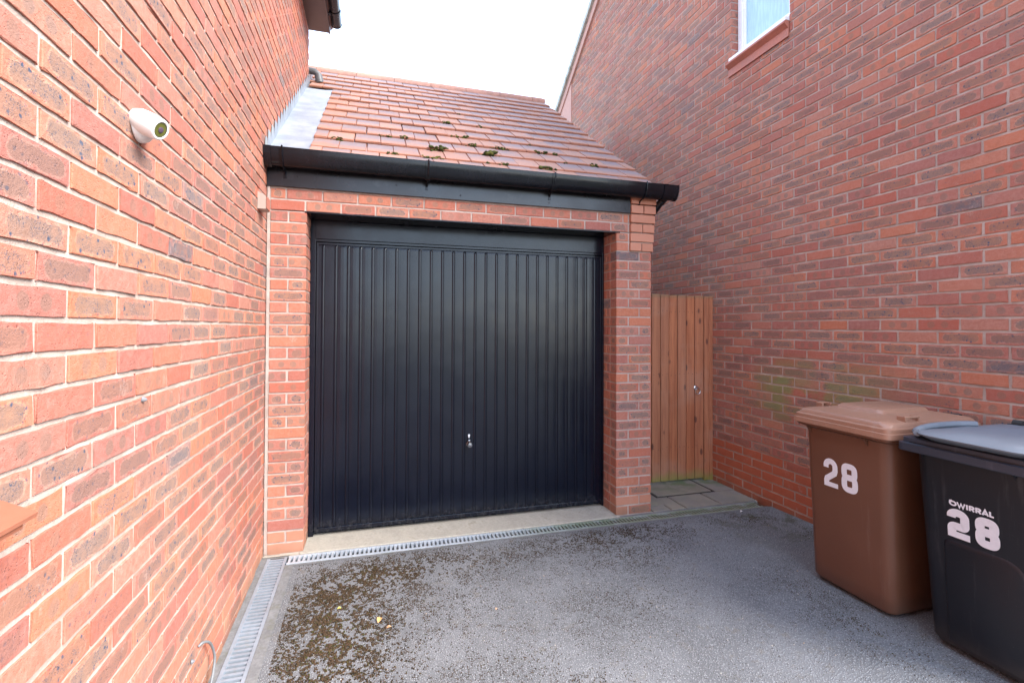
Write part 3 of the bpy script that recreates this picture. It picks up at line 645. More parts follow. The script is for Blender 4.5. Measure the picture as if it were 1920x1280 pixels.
# concrete threshold
b = MB(); b.box(XG1 - 0.02, XP0 + 0.02, -0.028, 0.34, -0.15, 0.006, 0, 0.003); b.box(0.0, XG1 - 0.021, -0.026, 0.004, -0.15, -0.001, 0); tag(b.build('threshold', M_CONC), kind='structure')

# ------------------------------------------------------------------ drainage channels
def channel_run(name, label, p, horiz, w0, w1, L0, L1, pitch, mat, grp, zf):
    t = thing(name, label, 'drain', p, grp); b = MB(); rail = 0.017 if horiz else 0.016
    def B(a0, a1, c0, c1, z0, z1, mm=0, ch=0.0):
        if horiz: b.box(a0, a1, c0, c1, z0, z1, mm, ch)
        else:
            zo = zf(-0, a0); n0 = len(b.v); b.box(c0, c1, a0, a1, z0, z1, mm, ch)
            for q in range(n0, len(b.v)): x, y, z = b.v[q]; b.v[q] = (x, y, z + gz(0.1, y))
    seg = L0
    while seg < L1 - 0.01:
        s1 = min(seg + 1.0, L1)
        parts_n = max(1, int((s1 - seg) / 0.1))
        for i in range(parts_n):
            a = seg + (s1 - seg) * i / parts_n; c = seg + (s1 - seg) * (i + 1) / parts_n
            B(a, c - (0.002 if i == parts_n - 1 else 0), w0, w0 + rail, -0.02, 0.003); B(a, c - (0.002 if i == parts_n - 1 else 0), w1 - rail, w1, -0.02, 0.003)
        seg = s1
    a = L0 + 0.004; i = 0
    while a < L1 - 0.02:
        bw = pitch * (0.50 if horiz else 0.46)
        B(a, a + bw, w0 + rail, w1 - rail, -0.024, 0.0012); a += pitch; i += 1
    g = b.build('grating', mat, t)
    b = MB()
    n_ = 12
    for i in range(n_):
        a = L0 + (L1 - L0) * i / n_; c = L0 + (L1 - L0) * (i + 1) / n_
        B(a, c, w0, w1, -0.13, -0.06)
    b.build('trough', M_DARK, t); return t
channel_run('drain_channel', 'grey slotted drain grating running along the foot of the left house wall', (0.09, -1, 0), False, 0.035, 0.152, -6.0, -0.050, 0.031, M_GALV, 'slotted drain channels', gz)
channel_run('drain_channel', 'slotted drain grating crossing in front of the garage door and gate', (2, -0.09, 0), True, -0.150, -0.040, 0.160, 3.815, 0.0285, M_GALVG, 'slotted drain channels', gz)
# concrete haunching beside the grates
V = []; F = []
def strip(x0, x1, y0, y1, n, dz, horiz=False):
    b0 = len(V)
    for i in range(n + 1):
        y = y0 + (y1 - y0) * i / n; V.extend([(x0, y, gz(x0, y) + dz), (x1, y, gz(x1, y) + dz)])
    for i in range(n): a = b0 + 2 * i; F.append((a, a + 1, a + 3, a + 2))
strip(-0.004, 0.034, -0.03, -6.0, 30, 0.001); strip(0.153, 0.204, -0.152, -6.0, 30, 0.002)
b0 = len(V)
for i in range(31):
    x = 0.2 + 3.65 * i / 30; V.extend([(x, -0.151, gz(x, -0.151) + 0.002), (x, -0.175 - 0.006 * math.sin(i * 2.1), gz(x, -0.17) + 0.003)])
for i in range(30): a = b0 + 2 * i; F.append((a, a + 1, a + 3, a + 2))
b0 = len(V); V.extend([(2.5, -0.0395, 0.0), (3.85, -0.0395, 0.0), (3.85, -0.012, 0.0015), (2.5, -0.012, 0.0015), (0.0, -0.048, -0.001), (0.160, -0.048, -0.001), (0.160, -0.02, -0.001), (0.0, -0.02, -0.001)]); F.append((b0, b0 + 1, b0 + 2, b0 + 3)); F.append((b0 + 4, b0 + 5, b0 + 6, b0 + 7))
tag(mobj('concrete_edging', V, [f[::-1] for f in F], M_EDGE), kind='structure')

# ------------------------------------------------------------------ paving in front of the gate
gp = G('sandstone', 0.85); p = gp.pos(); a_ = gp.n('SeparateColor', 0, {0: attr(gp, 'brk')}).node
n1 = gp.noise(p, 6, 5, 0.6); n2 = gp.noise(p, 90, 4, 0.6); c = gp.mix(a_.outputs[0], (0.23, 0.195, 0.155), (0.18, 0.18, 0.185)); c = gp.mix(gp.ss(n1, 0.35, 0.7, 0, 0.6), c, (0.30, 0.26, 0.19)); c = gp.mix(gp.ss(n2, 0.55, 0.75, 0, 0.35), c, (0.12, 0.11, 0.09))
py = gp.n('SeparateXYZ', 0, {0: p}).node
ag = gp.mul(gp.ss(py.outputs[1], 0.30, 0.55, 0.15, 1.0), gp.ss(gp.noise(p, 5, 4), 0.42, 0.60)); c = gp.mix(gp.mul(ag, 0.75), c, (0.095, 0.135, 0.045)); gp.col(c); gp.nrm(gp.bump(gp.add(n1, gp.mul(n2, 0.4)), 0.5, 0.006))
M_SLAB = gp.m
sl_ = []
for (xa, xb, ya, yb) in [(2.86, 3.06, 0.10, 0.62), (2.86, 3.02, -0.01, 0.095), (3.03, 3.16, -0.01, 0.255), (3.17, 3.50, -0.01, 0.255), (3.51, 3.86, -0.01, 0.255), (3.675, 3.88, 0.265, 0.70), (2.86, 3.3, 0.72, 1.3), (3.31, 3.88, 0.72, 1.3), (2.86, 3.3, 1.31, 2.0), (3.31, 3.88, 1.31, 2.0)]:
    sl_.append((xa, xb, ya, yb, -0.04, 0.008))
ex = MB(); ex.box(2.84, 3.9, -0.012, 6, -0.1, -0.004, 1)
tag(join_blocks([blocks(sl_, (6, 6, 3), b=0.005, jit=0.0008, shift=0.0008)], 'path', [M_SLAB, M_CONC], None, ex), kind='structure')
b = MB(); b.box(3.085, 3.655, 0.285, 0.66, -0.03, 0.010, 0, 0.003)
mc = thing('manhole_cover', 'green-stained recessed inspection cover set in the paving before the wooden gate', 'manhole cover', (3.36, 0.45, 0))
c_ = join_blocks([blocks([(3.09, 3.65, 0.29, 0.70, -0.03, 0.009)], (8, 8, 3), b=0.004, jit=0.0004, shift=0)], 'tray', [M_SLAB], mc)
b = MB(); b.box(3.066, 3.084, 0.262, 0.72, -0.03, 0.004); b.box(3.656, 3.672, 0.262, 0.72, -0.03, 0.004); b.box(3.0845, 3.6555, 0.262, 0.284, -0.03, 0.004); b.build('frame', M_DARK, mc)

# ------------------------------------------------------------------ gate
gw = G('stained_timber', 0.7); p = gw.pos(); o_ = gw.n('ObjectInfo', 5); off = gw.n('CombineXYZ', 0, {0: gw.mul(o_, 31.0), 1: gw.mul(o_, 17.0), 2: gw.mul(o_, 7.0)}); q = gw.n('VectorMath', 0, {0: p, 1: off}, operation='ADD')
gr = gw.noise(gw.scl(q, (38, 38, 1.6)), 1.0, 5, 0.6, dist=0.6); wv = gw.noise(gw.scl(q, (110, 110, 3.0)), 1.0, 4, 0.6)
c = gw.mix(gw.ss(gr, 0.3, 0.7), (0.33, 0.095, 0.038), (0.50, 0.180, 0.078)); c = gw.mix(gw.ss(o_, 0.0, 1.0, 0.0, 0.35), c, (0.40, 0.20, 0.12)); c = gw.mix(gw.ss(wv, 0.52, 0.72, 0, 0.45), c, (0.20, 0.07, 0.035))
kn = gw.vor(gw.scl(q, (9, 9, 4.2)), 1.0); c = gw.mix(gw.mul(gw.ss(kn, 0.17, 0.09), 0.85), c, (0.09, 0.03, 0.02)); c = gw.mix(gw.mul(gw.ss(gw.noise(p, 3, 3), 0.5, 0.7), 0.3), c, (0.44, 0.27, 0.19))
pz = gw.n('SeparateXYZ', 0, {0: p}).node; gz_ = gw.mul(gw.ss(gw.add(pz.outputs[2], gw.mul(gw.noise(p, 12, 4), 0.12)), 0.20, 0.08), 0.7); c = gw.mix(gz_, c, (0.20, 0.25, 0.05)); tz = gw.mul(gw.ss(pz.outputs[2], 1.765, 1.80), 0.5); c = gw.mix(tz, c, (0.16, 0.15, 0.08))
gw.col(c); gw.nrm(gw.bump(gw.add(gr, gw.mul(wv, 0.6)), 0.5, 0.003)); M_WOOD = gw.m
M_RUSTY = plain('nail_head', (0.06, 0.035, 0.025), 0.7)
gt = thing('gate', 'tall reddish wooden board gate between the garage and the right-hand house', 'gate', (3.4, 0.59, 0))
xb = [2.918, 3.013, 3.11, 3.207, 3.302, 3.396, 3.489, 3.586, 3.682, 3.782]
for i in range(len(xb) - 1):
    b = MB(); zt = 1.812 - 0.001 * i + random.uniform(-0.004, 0.004); b.box(xb[i] + 0.0035, xb[i + 1] - 0.0035, 0.57 + random.uniform(-.002, .002), 0.592, 0.03, zt, 0, 0.005)
    for zn in (0.345, 1.045, 1.645):
        for xn in (xb[i] + 0.022, xb[i + 1] - 0.024): b.lathe([(0.0035, 0), (0.0035, 0.0015), (0, 0.002)], (xn, 0.5695, zn + random.uniform(-.01, .01)), (0, -1, 0), 8, 1)
    b.build('board', [M_WOOD, M_RUSTY], gt)
b = MB(); b.box(3.787, 3.836, 0.560, 0.61, 0.006, 1.80, 0, 0.003); b.build('post', M_WOOD, gt)
b = MB(); b.box(3.838, 3.880, 0.556, 0.62, 0.004, 1.802, 0, 0.003); b.build('post', M_WOOD, gt)
for z in (0.3, 1.0, 1.6): b = MB(); b.box(2.93, 3.78, 0.593, 0.63, z, z + 0.09, 0, 0.003); b.build('rail', M_WOOD, gt)
b = MB(); rx, rz = 3.692, 0.908
b.lathe([(0.022, 0), (0.022, 0.004), (0.015, 0.008), (0.010, 0.024), (0.0, 0.026)], (rx, 0.5695, rz), (0, -1, 0), 20)
b.tube([(rx + 0.008 + 0.027 * math.sin(t * math.pi / 9), 0.548, rz - 0.030 - 0.030 * math.cos(t * math.pi / 9)) for t in range(19)], 0.0032, 8, caps=False); b.build('ring_handle', M_STEEL, gt, auto=0.6)

# ------------------------------------------------------------------ security camera on the left wall
cc_ = thing('security_camera', 'white turret security camera fixed high on the left brick wall', 'camera', (0, -1.77, 2.07))
M_CCW = plain('camera_white', (0.80, 0.79, 0.76), 0.35, var=0.02, bump=0.02)
b = MB(); b.lathe([(0.054, 0.0), (0.056, 0.004), (0.055, 0.014), (0.050, 0.026), (0.040, 0.036), (0.025, 0.044), (0.0, 0.046)], (0.001, -1.785, 2.078), (1, 0, 0), 36); b.build('base', M_CCW, cc_, smooth=True)
ax = Vector((0.86, -0.25, -0.42)).normalized(); oc = Vector((0.085, -1.83, 2.058)) - ax * 0.087
b = MB(); b.lathe([(0.0, -0.028), (0.020, -0.024), (0.034, -0.010), (0.041, 0.010), (0.0425, 0.035), (0.041, 0.062), (0.0375, 0.085), (0.0345, 0.090), (0.0285, 0.0915), (0.0270, 0.088)], oc, ax, 36); body = b.build('body', M_CCW, cc_, smooth=True)
b = MB(); b.lathe([(0.0272, 0.02), (0.0272, 0.0885), (0.0255, 0.0895), (0.0245, 0.087)], oc, ax, 32); b.build('rim', M_BLACK, body, auto=0.6)
b = MB(); b.lathe([(0.025, 0.05), (0.0245, 0.0885), (0.0, 0.0890)], oc, ax, 32); b.build('sensor_ring', plain('olive_glass', (0.11, 0.115, 0.03), 0.2), body, auto=0.6)
b = MB(); b.lathe([(0.010, 0.08), (0.010, 0.0905), (0.008, 0.0915), (0.0, 0.0905)], oc, ax, 24); b.build('lens', plain('lens_glass', (0.10, 0.07, 0.10), 0.08), body, auto=0.6)

for _o in [o for o in bpy.data.objects if o.parent in (cc_, body) or o is body]:
    for _v in _o.data.vertices: _v.co = Vector((0, -1.79, 2.078)) + (_v.co - Vector((0, -1.79, 2.078))) * 0.84

# meter box lid at the lower left edge
mb = thing('meter_box', 'brown sloping-lid box fixed to the left wall at the photo edge', 'meter box', (0.05, -2.6, 1.1))
M_MB = plain('meter_brown', (0.36, 0.13, 0.075), 0.4, var=0.06, bump=0.04)
b = MB(); b.addm([(0.0, -2.325, 1.166), (0.118, -2.42, 1.164), (0.118, -2.95, 1.164), (0.0, -2.95, 1.215), (0.0, -2.325, 1.158), (0.116, -2.42, 1.156), (0.116, -2.95, 1.156), (0.0, -2.95, 1.205)], [(0, 1, 2, 3), (4, 7, 6, 5), (0, 4, 5, 1), (1, 5, 6, 2), (2, 6, 7, 3)]); b.build('lid', M_MB, mb, fixn=True)
b = MB(); b.box(0.0, 0.106, -2.94, -2.435, 1.142, 1.151, 0, 0.002); b.box(0.0, 0.085, -2.93, -2.455, 1.075, 1.141, 0, 0.003); b.build('body', M_MB, mb)

# cable
b = MB(); pts = [(0.0, -1.205, 0.185), (0.012, -1.19, 0.19), (0.022, -1.15, 0.165), (0.026, -1.115, 0.12), (0.028, -1.09, 0.06), (0.028, -1.11, 0.01), (0.026, -1.14, -0.03), (0.024, -1.16, -0.05)]
P2 = []
for i in range(len(pts) - 1):
    p0, p1, p2, p3 = [Vector(pts[max(0, min(len(pts) - 1, i + k))]) for k in (-1, 0, 1, 2)]
    for j in range(5):
        t = j / 5; P2.append(0.5 * ((2 * p1) + (p2 - p0) * t + (2 * p0 - 5 * p1 + 4 * p2 - p3) * t * t + (3 * p1 - p0 - 3 * p2 + p3) * t ** 3))
P2.append(Vector(pts[-1])); b.tube(P2, 0.0055, 8); tag(b.build('cable', plain('grey_cable', (0.16, 0.165, 0.17), 0.5), auto=0.8), 'short grey cable looping out of the left wall down to the drain', 'cable')

# ------------------------------------------------------------------ wheelie bins
def rr_ring(cx, cy, hx, hy, r, z, n=7):
    o = []
    for (sx, sy, a0) in ((1, 1, 0), (-1, 1, 90), (-1, -1, 180), (1, -1, 270)):
        for k in range(n):
            a = R(a0 + 90 * k / (n - 1)); o.append((cx + sx * (hx - r) + math.cos(a) * r, cy + sy * (hy - r) + math.sin(a) * r, z))
    return o
def loft(b, secs, m=0, cap0=True, cap1=True, n=7):
    b0 = len(b.v); N = 4 * n
    for s in secs: b.v += rr_ring(*s, n=n)
    for i in range(len(secs) - 1):
        for k in range(N): b.f.append((b0 + i * N + k, b0 + i * N + (k + 1) % N, b0 + (i + 1) * N + (k + 1) % N, b0 + (i + 1) * N + k)); b.m.append(m)
    if cap0: b.f.append(tuple(b0 + k for k in range(N))[::-1]); b.m.append(m)
    if cap1: b.f.append(tuple(b0 + (len(secs) - 1) * N + k for k in range(N))); b.m.append(m)

def bin_mat(name, c1, c2, rough, dirtc):
    g = G(name, rough); p = g.pos(); a = g.noise(p, 4, 4, 0.6); f_ = g.noise(p, 300, 2, 0.5); d_ = g.ss(g.noise(p, 60, 6, 0.75), 0.66, 0.74); sc_ = g.ss(g.noise(g.scl(p, (3, 3, 40)), 5, 4, 0.7), 0.66, 0.72)
    c = g.mix(a, c1, c2); c = g.mix(g.mul(d_, 0.5), c, dirtc); c = g.mix(g.mul(sc_, 0.22), c, dirtc); st_ = g.ss(g.noise(g.scl(p, (14, 14, 1.1)), 1.0, 5, 0.7), 0.56, 0.70); c = g.mix(g.mul(st_, 0.16), c, dirtc)
    pz = g.n('SeparateXYZ', 0, {0: p}).node; lo = g.mul(g.ss(g.add(pz.outputs[2], g.mul(g.noise(p, 15, 4), 0.1)), 0.22, 0.05), 0.35); c = g.mix(lo, c, (0.11, 0.085, 0.065))
    g.col(c); g.rough(g.ss(a, 0.3, 0.7, rough - 0.06, rough + 0.08)); g.nrm(g.bump(g.add(f_, g.mul(a, 0.5)), 0.12, 0.002)); return g.m
M_BBR = bin_mat('brown_bin', (0.125, 0.052, 0.029), (0.158, 0.068, 0.038), 0.42, (0.28, 0.19, 0.15))
M_BBL = bin_mat('brown_lid', (0.29, 0.150, 0.095), (0.35, 0.188, 0.125), 0.36, (0.40, 0.32, 0.27))
M_KBR = bin_mat('black_bin', (0.003, 0.004, 0.008), (0.005, 0.0065, 0.012), 0.40, (0.14, 0.14, 0.15))
M_KBL = bin_mat('black_lid', (0.12, 0.14, 0.165), (0.175, 0.197, 0.228), 0.50, (0.26, 0.28, 0.30))
M_KRIM = bin_mat('black_lid_rim', (0.022, 0.028, 0.042), (0.034, 0.042, 0.060), 0.40, (0.16, 0.17, 0.19))
M_RUB = plain('rubber', (0.02, 0.02, 0.02), 0.8)
M_NUM = plain('sticker_white', (0.80, 0.80, 0.84), 0.45, var=0.05, nscale=50, bump=0.02)

# ribbon digits: list of strokes; each is centreline points + width
def arc(cx, cy, rx, ry, a0, a1, n=10): return [(cx + rx * math.cos(R(a0 + (a1 - a0) * i / n)), cy + ry * math.sin(R(a0 + (a1 - a0) * i / n))) for i in range(n + 1)]
def ribbon(pts, w, closed=False):
    n = len(pts); L = []; Rr = []
    for i in range(n):
        if closed: a, c = pts[(i - 1) % n], pts[(i + 1) % n]
        else: a, c = pts[max(i - 1, 0)], pts[min(i + 1, n - 1)]
        p = pts[i]; d1 = Vector((p[0] - a[0], p[1] - a[1])); d2 = Vector((c[0] - p[0], c[1] - p[1]))
        if d1.length < 1e-9: d1 = d2
        if d2.length < 1e-9: d2 = d1
        d1.normalize(); d2.normalize(); n1 = Vector((-d1.y, d1.x)); n2 = Vector((-d2.y, d2.x)); m = (n1 + n2)
        m = m.normalized() if m.length > 1e-6 else n1; k = w / 2 / max(0.45, m.dot(n1)); L.append((p[0] + m.x * k, p[1] + m.y * k)); Rr.append((p[0] - m.x * k, p[1] - m.y * k))
    return L, Rr
def glyphs(b, strokes, fn, th=0.0006):
    """fn maps (u,v,depth)->xyz"""
    for si, (pts, w, closed) in enumerate(strokes):
        L, Rr = ribbon(pts, w, closed); n = len(pts); d = th + si * 0.00012; v = [fn(*p, d) for p in L] + [fn(*p, d) for p in Rr] + [fn(*p, 0) for p in L] + [fn(*p, 0) for p in Rr]
        m = n if closed else n - 1; f = []
        for i in range(m): j = (i + 1) % n; f += [(i, j, n + j, n + i), (2 * n + i, 2 * n + j, j, i), (n + i, n + j, 3 * n + j, 3 * n + i)]
        b.addm(v, f)
def digit2(x, h, w, t):
    r = w / 2 - t / 2; tp = h - t / 2
    s1 = [(x + t / 2, h * 0.66)] + [(x + t / 2, h - w / 2)][:1] + arc(x + w / 2, tp - r, r, r, 180, 0, 14)[1:] + [(x + w - t / 2, h * 0.60), (x + w - t / 2 - 0.06 * w, h * 0.50), (x + t / 2 + 0.05 * w, h * 0.28), (x + t / 2, h * 0.20), (x + t / 2, 0)]
    return [(s1, t, False), ([(x + t * 0.6, t * 0.42), (x + w, t * 0.42)], t * 0.84, False)]
def digit2w(x, h, w, t):
    r = min(w, h * 0.56) / 2 - t / 2; tp = h - t / 2; rx = w / 2 - t / 2; ry = h * 0.27 - t / 2
    top_ = arc(x + w / 2, tp - ry, rx, ry, 180, 0, 14); s1 = [(x + t / 2, h * 0.68)] + top_[0:] + arc(x + w - t / 2 - 0.08 * h, h * 0.5, 0.08 * h, h * 0.10 - 0, 0, -90, 6)[1:] + arc(x + t / 2 + 0.10 * h, h * 0.30, 0.10 * h, h * 0.10, 90, 180, 6) + [(x + t / 2, 0)]
    return [(s1, t, False), ([(x + t * 0.6, t * 0.42), (x + w, t * 0.42)], t * 0.84, False)]
def digit8(x, h, w, t):
    rx = w / 2 - t / 2; ry1 = h * 0.265 - t * 0.36; ry2 = h * 0.285 - t * 0.36; e_ = 0.62
    def sup(cx, cy, rx, ry): return [(cx + rx * math.copysign(abs(math.cos(a)) ** e_, math.cos(a)), cy + ry * math.copysign(abs(math.sin(a)) ** e_, math.sin(a))) for a in [2 * math.pi * (i + 0.5) / 36 for i in range(36)]]
    return [(sup(x + w / 2, h - t / 2 - ry1, rx * 0.96, ry1), t, True), (sup(x + w / 2, t / 2 + ry2, rx, ry2), t, True)]

def wheelie(label, Y, z0, bodym, lidm, rimm, kind, text):
    t = thing('wheelie_bin', label, 'bin', (3.45, Y, z0), 'wheelie bins by the right wall')
    def q(x): return x
    zt = 0.905
    xfb, xft = (3.205, 3.165) if kind == 'brown' else (3.222, 3.160)
    xbb, xbt = 3.66, 3.77; wyb, wyt = (0.238, 0.252) if kind == 'brown' else (0.222, 0.25)
    b = MB(); secs = []
    NZ = 12
    for i in range(NZ + 1):
        u = i / NZ; z = z0 + 0.02 + (zt - 0.02) * u; xf = xfb + (xft - xfb) * u; xk = xbb + (xbt - xbb) * u; hy = wyb + (wyt - wyb) * u
        secs.append(((xf + xk) / 2, Y, (xk - xf) / 2, hy, 0.055 + 0.005 * u, z))
    f0 = secs[0]; secs.insert(0, (f0[0], Y, f0[2] - 0.012, f0[3] - 0.012, 0.045, z0 + 0.003))
    loft(b, secs, cap1=False)
    if kind == 'black':   # raised lower front panel with an arched top
        def fx(z): return xfb + (xft - xfb) * ((z - z0 - 0.02) / (zt - 0.02))
        out = [(Y + 0.135, 0.03), (Y + 0.135, 0.47)] + [(Y + 0.135 - 0.03 + 0.03 * math.cos(R(a)), 0.47 + 0.03 * math.sin(R(a))) for a in (0, 30, 60, 90)] + [(Y - 0.13 + 0.08 * math.cos(R(a)), 0.42 + 0.08 * math.sin(R(a))) for a in (90, 70, 50, 30)][:0] + [(Y - 0.085 - 0.07 * math.sin(R(a)), 0.44 + 0.06 * math.cos(R(a))) for a in (0, 22, 45, 67, 90)] + [(Y - 0.155, 0.03)]
        cxy = (Y, 0.26); n = len(out); v = []
        for (sc, dx) in ((1.0, -0.0005), (0.975, -0.005), (0.945, -0.0075)):
            for (y, z) in out: yy = cxy[0] + (y - cxy[0]) * sc; zz = cxy[1] + (z - cxy[1]) * (sc if z > 0.1 else 1.0); v.append((fx(z0 + zz) + dx, yy, z0 + zz))
        f = [(s * n + i, s * n + (i + 1) % n, (s + 1) * n + (i + 1) % n, (s + 1) * n + i) for s in range(2) for i in range(n)]; f.append(tuple(range(2 * n, 3 * n))); b.addm(v, f)
    # moulded rim under the lid and little gussets
    x0, x1 = xft - 0.035, xbt + 0.02; w = 0.276
    loft(b, [((x0 + x1) / 2, Y, (x1 - x0) / 2 - 0.03, w - 0.025, 0.05, z0 + zt - 0.028), ((x0 + x1) / 2, Y, (x1 - x0) / 2, w, 0.04, z0 + zt - 0.012), ((x0 + x1) / 2, Y, (x1 - x0) / 2, w, 0.04, z0 + zt + 0.01)])
    for yy in (Y + 0.2, Y - 0.14): b.extr([(xft - 0.002, z0 + zt - 0.06), (xft - 0.03, z0 + zt - 0.02), (xft + 0.002, z0 + zt - 0.015)], 1, yy - 0.003, yy + 0.003)
    b.build('body', bodym, t, auto=0.7)
    # lid
    lx0, lx1, lw = 3.113, 3.815, 0.290
    def LS(ins, z, r): return ((lx0 + lx1) / 2, Y, (lx1 - lx0) / 2 - ins, lw - ins, r, z0 + z)
    b = MB()
    if kind == 'brown':
        loft(b, [LS(0.003, 0.905, 0.035), LS(0.0, 0.909, 0.035), LS(0.002, 0.934, 0.033), LS(0.009, 0.937, 0.03), LS(0.010, 0.956, 0.03), LS(0.022, 0.962, 0.03)], cap1=False)
        loft(b, [LS(0.022, 0.962, 0.03), LS(0.025, 0.976, 0.05), LS(0.034, 0.985, 0.05), LS(0.06, 0.990, 0.05), LS(0.12, 1.000, 0.05), LS(0.2, 1.006, 0.04)], cap0=False)
        # raised centre panel
        cx = 3.47
        loft(b, [(cx, Y + 0.01, 0.20, 0.150, 0.03, z0 + 0.985), (cx, Y + 0.01, 0.175, 0.125, 0.03, z0 + 1.022), (cx, Y + 0.01, 0.165, 0.118, 0.03, z0 + 1.025)])
        lid = b.build('lid', lidm, t, auto=0.5)
        for sgn in (1, -1):
            b = MB(); yy = Y + sgn * 0.235
            for xc in (3.27, 3.36) if sgn < 0 else (3.27, 3.33): b.box(xc, xc + 0.012, yy - 0.022, yy + 0.022, z0 + 0.975, z0 + 1.012, 0, 0.003)
            b.box(3.268, 3.374 if sgn < 0 else 3.344, yy - (0.022 if sgn < 0 else -0.008), yy + (0.022 if sgn > 0 else -0.008), z0 + 1.002, z0 + 1.014, 0, 0.004); b.build('handle', lidm, lid)
    else:
        loft(b, [LS(0.003, 0.868, 0.03), LS(0.0, 0.872, 0.03), LS(0.001, 0.905, 0.03), LS(0.012, 0.909, 0.03), LS(0.013, 0.930, 0.03), LS(0.03, 0.935, 0.03), LS(0.05, 0.94, 0.03)])
        lid = b.build('lid', rimm, t, auto=0.5)
        b = MB(); cx = 3.44; pw = 0.232
        def bulge(secs): loft(b, secs, n=9)
        bulge([(cx + 0.02, Y - 0.01, 0.325, pw - 0.02, 0.09, z0 + 0.936), (cx, Y - 0.01, 0.348, pw, 0.10, z0 + 0.958), (cx, Y - 0.01, 0.350, pw + 0.002, 0.10, z0 + 0.964), (cx + 0.002, Y - 0.01, 0.340, pw - 0.008, 0.09, z0 + 0.970), (cx + 0.01, Y - 0.01, 0.27, pw - 0.08, 0.08, z0 + 0.976), (cx + 0.02, Y - 0.01, 0.16, pw - 0.17, 0.04, z0 + 0.979)])
        for sgn in (1, -1):
            pts = []
            for k in range(15):
                a = k / 14; x = 3.13 + 0.40 * a; yy = Y - 0.01 + sgn * (pw - 0.02 + 0.062 * math.sin(math.pi * a) ** 0.6); pts.append((x, yy, z0 + 0.961 + 0.018 * a))
            b.tube(pts, 0.016, 10)
        b.build('top_panel', lidm, lid, auto=0.5)
    # hinge, handle, axle, wheels at the wall side
    b = MB(); b.tube([(3.79, Y - 0.22, z0 + 0.955), (3.79, Y + 0.22, z0 + 0.955)], 0.014, 12)
    b.build('hinge', bodym, t, auto=0.7)
    for s in (-0.17, 0.17):
        b = MB(); b.tube([(3.775, Y + s - 0.02, z0 + 0.975), (3.775, Y + s + 0.02, z0 + 0.975)], 0.019, 12); b.build('hinge_pin', M_RUB, t, auto=0.7)
    for s in (-1, 1):
        b = MB(); b.lathe([(0.03, -0.024), (0.085, -0.024), (0.1, -0.015), (0.1, 0.015), (0.085, 0.024), (0.03, 0.024)], (3.70, Y + s * 0.235, z0 + 0.1), (0, 1, 0), 24); b.build('wheel', M_RUB, t, auto=0.6)
    # number (and town name) stickers
    b = MB()
    def face(yl, zb):
        def fn(u, v, d):
            z = z0 + zb + v; xx = xfb + (xft - xfb) * ((z - z0 - 0.02) / (zt - 0.02)); return (xx - 0.0006 - d, yl - u, z)
        return fn
    text(b, face)
    b.build('number_sticker', M_NUM, t, fixn=False)
    return t

def text_brown(b, face):
    fn = face(-1.272, 0.562); h = 0.160
    glyphs(b, digit2(0.0, h, 0.086, 0.031), fn)
    glyphs(b, digit8(0.108, h, 0.094, 0.032), fn)
def text_black(b, face):
    fn = face(-1.890, 0.516); h = 0.130
    glyphs(b, digit2w(0.0, h, 0.085, 0.034), fn)
    glyphs(b, digit8(0.105, h, 0.086, 0.034), fn)
    fn = face(-1.901, 0.657); h = 0.0225; x = 0.0; w = 0.0068
    # swirl emblem, then WIRRAL
    ring_ = [(x + 0.015 + 0.0118 * math.cos(a), h / 2 + 0.0085 * math.sin(a)) for a in [2 * math.pi * i / 20 for i in range(20)]]
    glyphs(b, [(ring_, 0.0068, True), ([(x + 0.002, h * 0.55), (x + 0.003, h * 0.95), (x + 0.012, h * 1.08)], 0.004, False)], fn); x = 0.032
    S_ = {'W': [[(0, 1), (0.27, 0), (0.5, 0.8), (0.73, 0), (1, 1)]], 'I': [[(0.5, 0), (0.5, 1)]],
          'R': [[(0.14, 0), (0.14, 1)], [(0.14, 0.88), (0.6, 0.88), (0.84, 0.78), (0.84, 0.58), (0.6, 0.46), (0.14, 0.46)], [(0.45, 0.45), (0.92, 0)]],
          'A': [[(0.05, 0), (0.5, 1), (0.95, 0)], [(0.25, 0.28), (0.75, 0.28)]], 'L': [[(0.15, 1), (0.15, 0)], [(0.15, 0.12), (0.95, 0.12)]]}
    for ch, wd in (('W', 0.029), ('I', 0.008), ('R', 0.020), ('R', 0.020), ('A', 0.022), ('L', 0.016)):
        glyphs(b, [([(x + p[0] * wd, p[1] * h) for p in s], w if ch != 'W' else 0.0058, False) for s in S_[ch]], fn); x += wd + 0.0035

wheelie('brown wheelie bin with a paler brown lid and the white number 28', -1.395, 0.030, M_BBR, M_BBL, M_BBL, 'brown', text_brown)
wheelie('black wheelie bin with a grey lid, marked WIRRAL 28, partly out of frame', -2.005, 0.042, M_KBR, M_KBL, M_KRIM, 'black', text_black)

